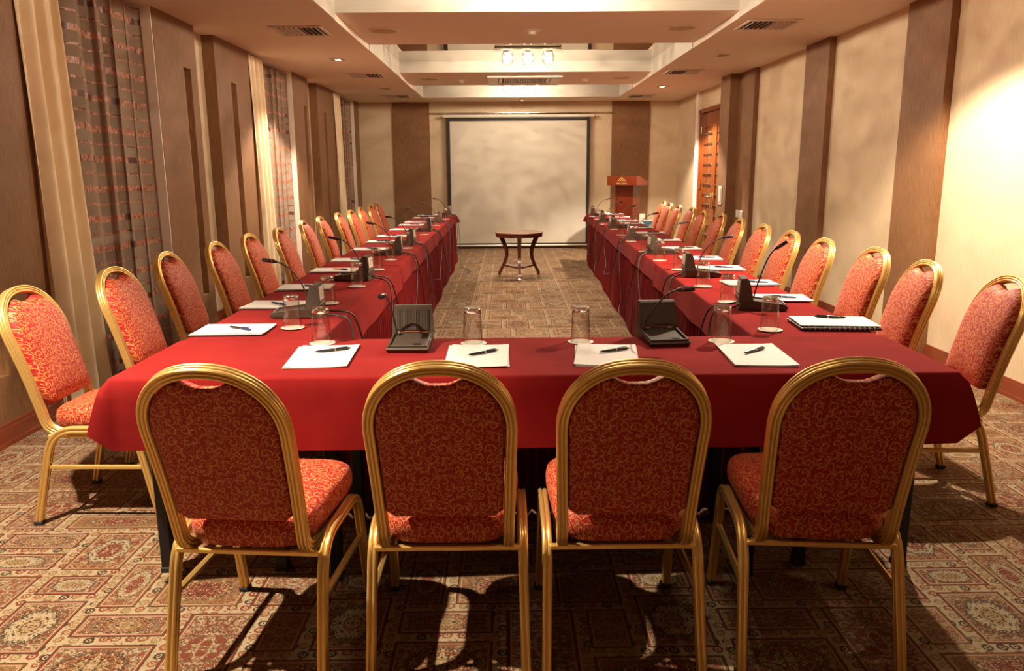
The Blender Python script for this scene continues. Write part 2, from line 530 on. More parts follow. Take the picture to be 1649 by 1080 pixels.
def thing(name, label, cat, loc=(0, 0, 0), rz=0.0, group=None):
    o = bpy.data.objects.new(name, None); C.objects.link(o); o.empty_display_size = 0.1
    o.location = loc; o.rotation_euler = (0, 0, rz)
    return tag(o, label, cat, group)
def tag(o, label, cat, group=None):
    o['label'] = label; o['category'] = cat
    if group: o['group'] = group
    return o
def struct(o): o['kind'] = 'structure'; return o
def dup(root, loc, rz, label, group=None):
    r = root.copy(); C.objects.link(r); r.location = loc; r.rotation_euler = (0, 0, rz)
    r['label'] = label
    if group: r['group'] = group
    for ch in list(root.children):
        c = ch.copy(); C.objects.link(c); c.parent = r
        for gch in ch.children:
            d = gch.copy(); C.objects.link(d); d.parent = c
    return r
ORD = ['first', 'second', 'third', 'fourth', 'fifth', 'sixth', 'seventh', 'eighth', 'ninth', 'tenth', 'eleventh', 'twelfth', 'thirteenth', 'fourteenth']
def circ(r, n=10): return [(r * math.cos(2 * PI * j / n), r * math.sin(2 * PI * j / n)) for j in range(n)]

# ------------------------------------------------------------------ room shell
fl = MB(); fl.box(-3.2, 3.6, YN - 0.2, YF + 0.2, -0.1, 0.0)
struct(fl.build('floor', 'carpet'))

WINDOWS = [(0.55, 2.25), (4.60, 6.30), (8.62, 10.26), (12.70, 14.33)]
m = MB()
ys = [YN]
for a, b in WINDOWS: ys += [a, b]
ys.append(YF)
for i in range(0, len(ys), 2): m.box(XL - 0.25, XL, ys[i], ys[i + 1], 0, HC + 0.3)
wl = struct(m.build('wall_left', 'cream_wallpaper'))
for i, (a, b) in enumerate(WINDOWS):
    w = bpy.data.objects.new('window_%d' % (i + 1), None); C.objects.link(w); w.location = (XL - 0.2, (a + b) / 2, 0); struct(w)
    h = (b - a) / 2
    MB().box(-0.02, 0.0, -h, h, 0, HC).build('pane', 'window_dark', w)
    f = MB()
    f.box(0.0, 0.05, -h, -h + 0.07, 0, HC); f.box(0.0, 0.05, h - 0.07, h, 0, HC); f.box(0.0, 0.05, -0.03, 0.03, 0, HC)
    f.box(0.0, 0.05, -h, h, 0.9, 0.96); f.box(0, 0.05, -h, h, HC - 0.08, HC)
    f.build('window_frame', 'white_plastic', w)

# thick brown wall panels with an upright slot, curtain side
def slotted(y0, y1, slot=None):
    q = MB()
    if slot:
        a, b = slot
        q.box(XL, XLF, y0, a, 0, HC); q.box(XL, XLF, b, y1, 0, HC)
        q.box(XL, XLF, a, b, 0, 0.36); q.box(XL, XLF, a, b, 2.26, HC)
    else: q.box(XL, XLF, y0, y1, 0, HC)
    if slot: MB().box(XL, XLF - 0.055, slot[0], slot[1], 0.36, 2.26).build('slot_backing', 'cream_wallpaper', wl)
    return q.build('wall_panel', 'brown_wallpaper', wl)
for p in ((0.0, 0.55, None), (2.25, 3.07, (2.78, 2.93)), (3.53, 4.60, (3.94, 4.09)), (6.30, 7.12, (6.83, 6.98)), (7.58, 8.62, (7.98, 8.13)),
          (10.26, 11.03, (10.78, 10.92)), (11.56, 12.70, (11.95, 12.10)), (14.33, 14.74, None)):
    slotted(*p)
for a, b in WINDOWS[1:]:                                    # pale return of each window on its far side
    MB().box(XL - 0.2, XLF - 0.004, b - 0.012, b + 0.004, 0, HC).build('window_return', 'white_plaster', wl)

# right wall with the door opening
DY0, DY1, DZ = 11.45, 13.08, 2.34
m = MB()
m.box(XR, XR + 0.2, YN, DY0, 0, HC + 0.3); m.box(XR, XR + 0.2, DY1, YF, 0, HC + 0.3); m.box(XR, XR + 0.2, DY0, DY1, DZ, HC + 0.3)
wr = struct(m.build('wall_right', 'cream_wallpaper'))
for a, b in ((5.75, 6.36), (7.85, 8.46), (10.14, 10.76), (1.9, 2.5)):
    MB().box(XRF, XR, a, b, 0, HC).build('wall_panel', 'brown_wallpaper', wr)
MB().box(2.95, XR, 10.76, 11.22, 0, HC).build('column', 'brown_wallpaper', wr)
MB().box(XR - 0.05, XR + 0.01, DY1 + 0.02, DY1 + 0.17, 0, HC).build('door_return', 'white_plaster', wr)

m = MB(); m.box(XL - 0.3, XR + 0.3, YF, YF + 0.2, 0, HC + 0.3)
wf = struct(m.build('wall_far', 'cream_wallpaper'))
for a, b in ((-2.05, -1.38), (1.93, 2.62)):
    MB().box(a, b, YF - 0.025, YF, 0, HC).build('wall_panel', 'brown_wallpaper', wf)
struct(MB().box(XL - 0.3, XR + 0.3, YN - 0.2, YN, 0, HC + 0.3).build('wall_near', 'cream_wallpaper'))

def baseboard(x, sgn, runs, name):
    q = MB()
    for a, b, off in runs:
        xx = x + sgn * off
        q.box(xx, xx + sgn * 0.016, a, b, 0, 0.095); q.box(xx, xx + sgn * 0.024, a, b, 0, 0.025); q.box(xx, xx + sgn * 0.009, a, b, 0.095, 0.115)
    struct(q.build(name, 'baseboard_wood'))
baseboard(XL, 1, [(2.25, 3.07, 0.11), (3.07, 3.53, 0.0), (3.53, 4.6, 0.11), (6.3, 7.12, 0.11), (7.12, 7.58, 0), (7.58, 8.62, 0.11),
                  (10.26, 11.03, 0.11), (11.03, 11.56, 0), (11.56, 12.70, 0.11)], 'baseboard_left')
baseboard(XR, -1, [(YN, 1.9, 0), (1.9, 2.5, 0.06), (2.5, 5.75, 0), (5.75, 6.36, 0.06), (6.36, 7.85, 0), (7.85, 8.46, 0.06), (8.46, 10.14, 0), (10.14, 10.76, 0.06)], 'baseboard_right')

# ceiling: soffit, raised beams, coffers lined pale with mirror tops
m = MB()
TY0, TY1 = COFFERS[0][0], COFFERS[-1][1]
m.box(XL - 0.3, TX0, YN - 0.2, YF + 0.1, HC, HC + 0.3); m.box(TX1, XR + 0.3, YN - 0.2, YF + 0.1, HC, HC + 0.3)
m.box(TX0, TX1, TY1, YF + 0.1, HC, HC + 0.3); m.box(TX0, TX1, YN - 0.2, TY0, HC, HC + 0.3)
ce = struct(m.build('ceiling', 'ceiling_paint'))
for (a0, a1), (b0, b1) in zip(COFFERS, COFFERS[1:]):
    MB().box(TX0 + 0.002, TX1 - 0.002, a1, b0, ZB, HC + 0.3).build('beam', 'ceiling_paint', ce)
for a, b in COFFERS:
    q = MB(); t = 0.006
    far_z = HC + 0.001 if b == TY1 else ZB + 0.001
    q.box(TX0, TX0 + t, a, b, HC + 0.001, ZM); q.box(TX1 - t, TX1, a, b, HC + 0.001, ZM)
    q.box(TX0, TX1, a, a + t, ZB + 0.001, ZM); q.box(TX0, TX1, b - t, b, far_z, ZM)
    q.build('coffer_lining', 'coffer_lining', ce)
    vs, fs, nx, ny = [], [], 16, 12                          # glossy stretched film, a few millimetres higher in the middle
    for j in range(ny + 1):
        for i in range(nx + 1):
            u, v = 2 * i / nx - 1, 2 * j / ny - 1
            vs.append((CX + u * (TX1 - TX0) / 2, (a + b) / 2 + v * (b - a) / 2, ZM + 0.0045 * (1 - u * u) * (1 - v * v)))
    for j in range(ny):
        for i in range(nx): k = j * (nx + 1) + i; fs.append((k, k + 1, k + nx + 2, k + nx + 1))
    MB().add(vs, fs).build('mirror_panel', 'mirror_ceiling', ce, 180)
    MB().box(TX0, TX1, a, b, ZM + 0.02, ZM + 0.03).build('backing_board', 'ceiling_paint', ce)

# ------------------------------------------------------------------ door
dr = bpy.data.objects.new('door_1', None); C.objects.link(dr); dr.location = (XR, 0, 0); struct(dr)
q = MB()
q.box(-0.03, 0.12, DY0, DY0 + 0.06, 0, DZ); q.box(-0.03, 0.12, DY1 - 0.06, DY1, 0, DZ); q.box(-0.03, 0.12, DY0, DY1, DZ - 0.06, DZ)
q.build('door_frame', 'door_wood', dr)
ym = (DY0 + DY1) / 2
for s, (a, b) in enumerate(((DY0 + 0.062, ym - 0.003), (ym + 0.003, DY1 - 0.062))):
    lf = MB(); st = 0.11
    lf.box(0.02, 0.06, a, a + st, 0.01, DZ - 0.065); lf.box(0.02, 0.06, b - st, b, 0.01, DZ - 0.065)
    lf.box(0.02, 0.06, a + st, b - st, 2.06, DZ - 0.065); lf.box(0.02, 0.06, a + st, b - st, 0.01, 0.25)
    leaf = lf.build('door_leaf', 'door_wood', dr)
    MB().box(0.036, 0.044, a + st, b - st, 0.25, 2.06).build('glass_panel', 'door_wood', leaf)
    for k in range(12):
        zz = 0.25 + 0.155 * k
        MB().box(0.012, 0.036, a + st, b - st, zz - 0.009, zz + 0.009, b=0.003).build('muntin', 'chrome', leaf)
    MB().box(0.012, 0.036, (a + b) / 2 - 0.008, (a + b) / 2 + 0.008, 0.25, 2.0).build('muntin', 'chrome', leaf)
    yh = b - 0.05 if s == 0 else a + 0.05
    h = MB(); h.box(0.005, 0.02, yh - 0.02, yh + 0.02, 0.82, 1.06, b=0.004)
    h.tube([(0.01, yh, 1.0), (-0.045, yh, 1.0), (-0.055, yh + (-0.02 if s == 0 else 0.02), 1.0), (-0.055, yh + (-0.12 if s == 0 else 0.12), 1.0)], 0.009, 8)
    h.build('door_handle', 'brass', leaf, 60)
    for zz in (0.3, 1.15, 2.02):
        yy = a if s == 0 else b
        MB().tube([(0.0, yy, zz - 0.055), (0.0, yy, zz + 0.055)], 0.011, 8).build('hinge', 'brass', leaf, 60)

# switch plate on the column, sockets
t = thing('switch_plate', 'tall white switch panel on the side of the brown column beside the door', 'switch', (2.95, 11.0, 1.06))
MB().box(-0.012, 0.0, -0.08, 0.08, -0.125, 0.125, b=0.004).build('plate', 'white_plastic', t)
MB().box(-0.018, -0.012, -0.055, 0.055, -0.095, 0.095, b=0.003).build('rocker', 'white_plastic', t)
t = thing('wall_socket', 'white double power socket on the brown wall strip near the column', 'socket', (XRF, 10.5, 0.83))
MB().box(-0.01, 0.0, -0.15, 0.15, -0.05, 0.05, b=0.003).build('plate', 'white_plastic', t)
for s in (-1, 0, 1): MB().box(-0.014, -0.01, s * 0.095 - 0.035, s * 0.095 + 0.035, -0.034, 0.034, b=0.002).build('outlet', 'white_plastic', t)
t = thing('wall_socket', 'small white socket low on the brown panel behind the curtain-side chairs', 'socket', (XLF, 10.55, 0.42))
MB().box(0.0, 0.01, -0.05, 0.05, -0.06, 0.06, b=0.003).build('plate', 'white_plastic', t)
MB().lathe([(0.026, 0), (0.026, 0.005), (0.018, 0.006)], 14, mat=Matrix.Translation((0.01, 0, 0)) @ Matrix.Rotation(PI / 2, 4, 'Y')).build('outlet', 'white_plastic', t)

# ------------------------------------------------------------------ ceiling fittings
WHERE = ['near', 'middle', 'far']
def vent(x, y, w, d, label):
    t = thing('ceiling_vent', label, 'vent', (x, y, HC), 0, 'air vents in the ceiling border')
    q = MB(); b = 0.035
    q.box(-w / 2, w / 2, -d / 2, -d / 2 + b, -0.012, 0.0, b=0.004); q.box(-w / 2, w / 2, d / 2 - b, d / 2, -0.012, 0, b=0.004)
    q.box(-w / 2, -w / 2 + b, -d / 2 + b, d / 2 - b, -0.012, 0, b=0.004); q.box(w / 2 - b, w / 2, -d / 2 + b, d / 2 - b, -0.012, 0, b=0.004)
    q.build('frame', 'vent_metal', t)
    MB().box(-w / 2 + b, w / 2 - b, -d / 2 + b, d / 2 - b, -0.003, -0.001).build('opening', 'dark_void', t)
    n = 9
    for k in range(n):
        xx = -w / 2 + b + (w - 2 * b) * (k + 0.5) / n
        R = Matrix.Translation((xx, 0, -0.009)) @ Matrix.Rotation(math.radians(-58 if k < n / 2 else 58), 4, 'Y')
        MB().box(-0.013, 0.013, -d / 2 + b, d / 2 - b, -0.0015, 0.0015, R).build('slat', 'vent_metal', t)
for k, y in enumerate((7.38, 10.68, 13.6)):
    vent(-1.80, y, 0.46, 0.46, 'square slatted ceiling vent, %s one of the border above the curtain side' % WHERE[k])
    vent(2.27, (7.2, 10.5, 13.8)[k], 0.46, 0.46, 'square slatted ceiling vent, %s one of the border above the door side' % WHERE[k])

def downlight(x, y, on, label):
    t = thing('downlight', label, 'downlight', (x, y, HC), 0, 'square recessed downlights')
    q = MB()
    for a in (0, 1):
        for s in (-1, 1):
            if a: q.box(-0.075, 0.075, s * 0.0625 - 0.0125, s * 0.0625 + 0.0125, -0.01, 0, b=0.003)
            else: q.box(s * 0.0625 - 0.0125, s * 0.0625 + 0.0125, -0.05, 0.05, -0.01, 0, b=0.003)
    q.build('frame', 'chrome', t)
    MB().lathe([(0.045, -0.003), (0.045, -0.0015)], 16).build('reflector', 'chrome' if on else 'dark_void', t, 30)
    MB().lathe([(0.006, -0.0075), (0.018, -0.007), (0.026, -0.003)], 14).build('bulb', 'spot_glow' if on else 'black_metal', t, 60)
for x, y, on, aim in SPOTS:
    side = 'curtain' if x < 0 else 'door'
    k = [s for s in SPOTS if (s[0] < 0) == (x < 0)].index((x, y, on, aim))
    downlight(x, y, on, '%s square downlight, %s from the near end of the %s-side ceiling border' % ('lit' if on else 'unlit', ORD[k], side))

def round_fit(x, y, name, label, cat, group, prof, mat='white_plastic', extra=None):
    t = thing(name, label, cat, (x, y, ZB if 4 < y < 13 else HC), 0, group)
    MB().lathe(prof, 24).build('housing', mat, t, 40)
    if extra: MB().lathe(extra[0], 20).build(extra[1], extra[2], t, 40)
for x, y, lab in ((-1.12, 7.72, 'near beam, curtain side'), (1.63, 7.66, 'near beam, door side'), (-1.06, 11.62, 'far beam, curtain side'), (1.64, 11.62, 'far beam, door side')):
    round_fit(x, y, 'ceiling_speaker', 'round flush ceiling speaker on the ' + lab, 'speaker', 'round ceiling speakers', [(0.14, 0), (0.14, -0.008), (0.125, -0.012), (0.118, -0.006)], 'vent_metal',
              ([(0.116, -0.004), (0.112, -0.009), (0.02, -0.011)], 'grille', 'print_tan'))
for x, y, lab in ((-0.63, 11.8, 'on the curtain side of the air cassette'), (1.15, 11.75, 'on the door side of the air cassette'), (0.29, 14.2, 'above the projection screen')):
    round_fit(x, y, 'smoke_detector', 'small white smoke detector ' + lab, 'detector', 'smoke detectors', [(0.055, 0), (0.055, -0.016), (0.045, -0.024)], 'white_plastic',
              ([(0.036, -0.022), (0.033, -0.042), (0.015, -0.046)], 'sensor', 'vent_metal'))
round_fit(0.255, 7.75, 'smoke_detector', 'round white detector in the middle of the near beam', 'detector', 'smoke detectors', [(0.075, 0), (0.075, -0.008), (0.06, -0.014)], 'white_plastic',
          ([(0.04, -0.012), (0.036, -0.04), (0.016, -0.046)], 'sensor', 'vent_metal'))

t = thing('air_cassette', 'square white ceiling air conditioning cassette on the far beam', 'air conditioner', (CX, 11.78, ZB))
t.scale = (1.16, 1.16, 1.0)
q = MB()
for s in (-1, 1):
    q.box(-0.45, 0.45, s * 0.385 - 0.065, s * 0.385 + 0.065, -0.03, 0, b=0.008); q.box(s * 0.385 - 0.065, s * 0.385 + 0.065, -0.32, 0.32, -0.03, 0, b=0.008)
q.build('frame', 'white_plastic', t)
MB().box(-0.32, 0.32, -0.32, 0.32, -0.006, -0.002).build('opening', 'dark_void', t)
q = MB(); q.box(-0.25, 0.25, -0.25, 0.25, -0.022, -0.008); q.build('filter_backing', 'unit_plastic', t)
for k in range(17):
    xx = -0.24 + 0.03 * k
    MB().box(xx - 0.005, xx + 0.005, -0.25, 0.25, -0.032, -0.022).build('slat', 'vent_metal', t)
for s in (-1, 1):
    R = Matrix.Translation((s * 0.29, 0, -0.018)) @ Matrix.Rotation(s * 0.5, 4, 'Y')
    MB().box(-0.022, 0.022, -0.26, 0.26, -0.004, 0.004, R).build('louvre', 'white_plastic', t)
    R = Matrix.Translation((0, s * 0.29, -0.018)) @ Matrix.Rotation(-s * 0.5, 4, 'X')
    MB().box(-0.26, 0.26, -0.022, 0.022, -0.004, 0.004, R).build('louvre', 'white_plastic', t)

def chandelier(y, label):
    t = thing('chandelier', label, 'chandelier', (CX, y, ZM), 0, 'crystal ceiling lights')
    MB().box(-0.40, 0.40, -0.10, 0.10, -0.022, 0.0, b=0.006).build('mounting_plate', 'chrome', t)
    for k in (-1, 0, 1):
        MB().lathe([(0.03, -0.022), (0.055, -0.026), (0.055, -0.05), (0.03, -0.055)], 16, (0.24 * k, 0, 0)).build('lamp_cap', 'chrome', t, 40)
        n = 16
        prof = [(0.052, -0.040), (0.072, -0.060), (0.074, -0.125), (0.060, -0.160), (0.050, -0.168), (0.048, -0.186), (0.020, -0.188),
                (0.020, -0.176), (0.042, -0.171), (0.052, -0.157), (0.066, -0.124), (0.064, -0.063), (0.046, -0.040)]
        sh = MB().lathe(prof, n, (0.24 * k, 0, 0), close=True).build('crystal_shade', 'thin_glass', t)
        MB().lathe([(0.008, -0.045), (0.022, -0.06), (0.026, -0.10), (0.018, -0.13), (0.004, -0.138)], 12, (0.24 * k, 0, 0)).build('bulb', 'lamp_glow', sh, 60)
for k, y in enumerate(CH_Y):
    chandelier(y, ['crystal ceiling light with three glass lamps above the near chairs', 'crystal ceiling light with three glass lamps in the coffer before the near beam',
                   'crystal ceiling light with three glass lamps between the two beams', 'crystal ceiling light with three glass lamps nearest the projection screen'][k])

# ------------------------------------------------------------------ curtains
def drape(y0, y1, label, x=XLF - 0.005):
    n, rows = 96, 14
    vs, fs = [], []
    for r in range(rows + 1):
        f = r / rows; z = HC - 0.03 - f * (HC - 0.05)
        for i in range(n + 1):
            u = i / n
            amp = 0.022 + 0.028 * f
            yy = y0 + (y1 - y0) * (u * (0.78 + 0.22 * f) + 0.05 * (1 - f)) + 0.015 * math.sin(u * 17 + 3 * f)
            xx = x + amp * (math.sin(u * 2 * PI * 3.4 + 0.9 * math.sin(2.2 * f)) * 0.8 + 0.45 * math.sin(u * 2 * PI * 6.3 + 1 + 2 * f))
            vs.append((xx, yy, z))
    for r in range(rows):
        for i in range(n): a = r * (n + 1) + i; fs.append((a, a + 1, a + n + 2, a + n + 1))
    o = MB().add(vs, fs).build('curtain', 'cream_drape', None, 180)
    return tag(o, label, 'curtain', 'cream drapes at the windows')
def sheer(y0, y1, label, x=XLF - 0.085):
    n, rows = 150, 10
    vs, fs, uv = [], [], []
    L = (y1 - y0) * 1.35
    for r in range(rows + 1):
        f = r / rows; z = HC - 0.03 - f * (HC - 0.06)
        for i in range(n + 1):
            u = i / n
            w = 2 * PI * 5.5
            xx = x + 0.032 * math.sin(u * w + 0.5 * math.sin(u * 9)) + 0.01 * math.sin(u * 47 + f)
            yy = y0 + (y1 - y0) * u + 0.022 * math.sin(2 * u * w + 1.0)
            vs.append((xx, yy, z)); uv.append((u * L, z))
    for r in range(rows):
        for i in range(n): a = r * (n + 1) + i; fs.append((a, a + 1, a + n + 2, a + n + 1))
    o = MB().add(vs, fs, uv).build('sheer_curtain', 'sheer_fabric', None, 180)
    return tag(o, label, 'curtain', 'striped sheers at the windows')
names = ['window beside the nearest chairs', 'nearest window in view', 'second window in view', 'farthest window']
for k, (a, b) in enumerate(WINDOWS):
    if k == 0: continue
    drape(a - 0.09, a + 0.48, 'cream fabric drape hanging at the ' + names[k])
    sheer(a + 0.45, b - 0.01, 'sheer brown curtain with shiny copper stripes at the ' + names[k])

# ------------------------------------------------------------------ far wall: rail, screen
t = thing('curtain_rail', 'thin chrome rail on the far wall above the screen', 'rail', (0.27, YF - 0.06, 2.43))
MB().tube([(-1.66, 0, 0), (1.66, 0, 0)], 0.013, 10).build('rod', 'chrome', t, 60)
for x in (-1.63, -0.55, 0.45, 1.63):
    MB().tube([(x, 0, 0), (x, 0.06, 0)], 0.010, 8).build('bracket', 'chrome', t, 60)
t = thing('projection_screen', 'large pull-down projection screen with black border on the far wall', 'screen', (0.23, YF - 0.126, 0))
MB().tube([(-1.36, 0, 2.375), (1.36, 0, 2.375)], 0.028, 12).build('roller_case', 'white_plastic', t, 60)
MB().box(-1.29, 1.29, -0.004, 0.0, 0.07, 2.37).build('border', 'screen_black', t)
MB().box(-1.235, 1.235, -0.0065, -0.0042, 0.10, 2.29).build('screen_surface', 'screen_fabric', t)
MB().tube([(-1.31, 0, 0.055), (1.31, 0, 0.055)], 0.022, 12).build('bottom_bar', 'aluminium', t, 60)
for x in (-1.2, 1.2): MB().box(x - 0.02, x + 0.02, 0.0, 0.098, 2.36, 2.40).build('wall_bracket', 'white_plastic', t)

# ------------------------------------------------------------------ lectern
t = thing('lectern', 'polished red wood lectern with gold emblem beside the screen', 'lectern', (2.06, 13.55, 0), math.radians(-36))
q = MB()
w, d = 0.275, 0.225
prof = [(-d, 1.16), (-d, 1.31), (-d + 0.10, 1.31), (d, 1.21), (d, 1.16)]
q.add([(s * w, y, z) for s in (-1, 1) for y, z in prof], [(4, 3, 2, 1, 0), (5, 6, 7, 8, 9)] + [(i, (i + 1) % 5, 5 + (i + 1) % 5, 5 + i) for i in range(5)])
q.build('desk', 'cherry_wood', t)
q = MB(); q.box(-0.17, 0.17, -0.14, 0.12, 0.06, 1.16, b=0.006); q.build('column', 'cherry_wood', t)
q = MB()
for a in ((-0.12, -0.105, 0.15, 1.09), (0.105, 0.12, 0.15, 1.09), (-0.12, 0.12, 1.075, 1.09), (-0.12, 0.12, 0.15, 0.165)):
    q.box(a[0], a[1], -0.147, -0.14, a[2], a[3])
q.build('panel_moulding', 'cherry_wood', t)
MB().box(-0.24, 0.24, -0.20, 0.19, 0.0, 0.06, b=0.01).build('base', 'cherry_wood', t)
q = MB()
for r in range(4):                                          # stepped pyramid emblem of small facets
    for k in range(r + 1):
        cx = (k - r / 2) * 0.042; cz = 1.288 - r * 0.0165
        q.add([(cx, -d - 0.002, cz + 0.009), (cx + 0.019, -d - 0.002, cz - 0.006), (cx + 0.006, -d - 0.002, cz - 0.0045), (cx, -d - 0.002, cz - 0.008),
               (cx - 0.006, -d - 0.002, cz - 0.0045), (cx - 0.019, -d - 0.002, cz - 0.006)], [(0, 1, 2, 3, 4, 5)])
q.build('emblem', 'gold_print', t)
fc = bpy.data.curves.new('lettering', 'FONT'); fc.body = 'PARK HOTEL'; fc.size = 0.035; fc.align_x = 'CENTER'; fc.extrude = 0.0008
fo = bpy.data.objects.new('lettering', fc); C.objects.link(fo); fo.parent = t; fo.location = (0, -d - 0.002, 1.178); fo.rotation_euler = (PI / 2, 0, 0)
fc.materials.append(M['gold_print'])
fm = bpy.data.meshes.new_from_object(fo)                      # the letters as a mesh
bpy.data.objects.remove(fo)
fo = bpy.data.objects.new('lettering', fm); C.objects.link(fo); fo.parent = t; fo.location = (0, -d - 0.002, 1.178); fo.rotation_euler = (PI / 2, 0, 0)
MB().tube([(0.02, -0.1, 1.305), (0.02, -0.1, 1.318)], 0.03, 12).build('microphone_socket', 'black_metal', t, 60)

t = thing('carton', 'white carton standing on the floor beside the lectern', 'box', (2.33, 13.95, 0), math.radians(-8))
MB().box(-0.10, 0.10, -0.08, 0.08, 0, 0.66, b=0.004).build('box_body', 'white_plastic', t)
MB().box(-0.08, 0.08, -0.083, -0.080, 0.35, 0.60).build('printed_label', 'card_white', t)
t = thing('picture_board', 'small blue and green picture board leaning beside the lectern', 'picture', (2.44, 13.72, 0), math.radians(-8))
R = Matrix.Rotation(math.radians(-5), 4, 'X')
MB().box(-0.10, 0.10, 0.0, 0.02, 0, 0.56, R, b=0.003).build('board', 'card_white', t)
MB().box(-0.085, 0.085, -0.002, 0.0, 0.36, 0.545, R).build('picture', 'picture_blue', t)
MB().add([R @ Vector(v) for v in ((0.0, -0.003, 0.37), (0.075, -0.003, 0.37), (0.075, -0.003, 0.50), (0.03, -0.003, 0.48))], [(0, 1, 2, 3)]).build('picture_print', 'picture_green', t)

# ------------------------------------------------------------------ round occasional table
t = thing('round_table', 'small round dark red wood table standing alone on the carpet before the screen', 'table', (0.165, 10.38, 0))
MB().lathe([(0.30, 0.605), (0.315, 0.612), (0.318, 0.622), (0.30, 0.626)], 48).build('table_top', 'table_top_wood', t, 40)
MB().lathe([(0.292, 0.565), (0.305, 0.567), (0.308, 0.604), (0.292, 0.606)], 48).build('apron', 'table_wood', t, 40)
for k in range(3):
    a = -PI / 2 + k * 2 * PI / 3
    pts, sc = [], []
    for j in range(15):
        f = j / 14; z = 0.585 - f * 0.545
        r = 0.285 - 0.105 * math.sin(PI * min(1, f * 1.05)) ** 1.2 + 0.02 * f
        pts.append((r * math.cos(a), r * math.sin(a), z)); sc.append(1.25 - 0.5 * f)
    lg = MB().sweep(pts, [(-0.022, -0.016), (0.022, -0.016), (0.022, 0.016), (-0.022, 0.016)], (math.cos(a), math.sin(a), 0), scale=sc).build('leg', 'table_wood', t, 40)
    p = Vector(pts[-1])
    MB().box(-0.014, 0.014, -0.017, 0.017, 0, 0.045, Matrix.Translation((p.x, p.y, 0)) @ Matrix.Rotation(a, 4, 'Z'), b=0.003).build('foot_cap', 'chrome', lg)
tri = []
for k in range(3):
    a = -PI / 2 + k * 2 * PI / 3
    for da in (-0.11, 0.11): tri.append((0.215 * math.cos(a + da), 0.215 * math.sin(a + da)))
MB().loft([[(x, y, z) for x, y in tri] for z in (0.165, 0.185)]).build('shelf', 'table_wood', t)

# ------------------------------------------------------------------ tables
TZ = 0.742
A_L, A_R = math.radians(0.35), math.radians(-1.78)
def row_point(side, s, v):
    """s metres along the row from Y 2.5, v metres from the inner edge outwards"""
    if side < 0:
        d = Vector((-math.sin(A_L), math.cos(A_L))); n = Vector((-1, 0)); o = Vector((-0.745, 2.5))
    else:
        d = Vector((-math.sin(A_R), math.cos(A_R))); n = Vector((1, 0)); o = Vector((0.975, 2.5))
    return o + d * s + n * v
def table(name, label, cx, cy, rz, L, W):
    t = thing(name, label, 'table', (cx, cy, 0), rz, 'banquet tables under the red cloths')
    MB().box(-L / 2, L / 2, -W / 2, W / 2, TZ - 0.025, TZ, b=0.004).build('tabletop', 'table_top_wood', t)
    q = MB(); q.box(-L / 2 + 0.03, L / 2 - 0.03, -W / 2 + 0.03, -W / 2 + 0.05, TZ - 0.07, TZ - 0.025); q.box(-L / 2 + 0.03, L / 2 - 0.03, W / 2 - 0.05, W / 2 - 0.03, TZ - 0.07, TZ - 0.025)
    q.build('rail', 'black_metal', t)
    for sx in (-1, 1):
        for sy in (-1, 1):
            lx, ly = sx * (L / 2 - 0.12), sy * (W / 2 - 0.06)
            lg = MB().box(lx - 0.02, lx + 0.02, ly - 0.02, ly + 0.02, 0.015, TZ - 0.025, b=0.003).build('leg', 'black_metal', t)
            MB().box(lx - 0.023, lx + 0.023, ly - 0.023, ly + 0.023, 0, 0.02, b=0.003).build('rubber_foot', 'black_rubber', lg)
WL, WR = 0.55, 0.50
for side, W, an, nm in ((-1, WL, A_L, 'curtain'), (1, WR, A_R, 'door')):
    for k in range(5):
        p = row_point(side, 1.0 + 2.0 * k, W / 2)
        table('banquet_table', 'cloth-covered folding table, %s from the front table in the %s-side row' % (ORD[k], nm), p.x, p.y, an + PI / 2, 1.985, W - 0.02)
table('banquet_table', 'cloth-covered folding table across the near end between the two rows', 0.115, 2.775, 0, 1.68, 0.56)

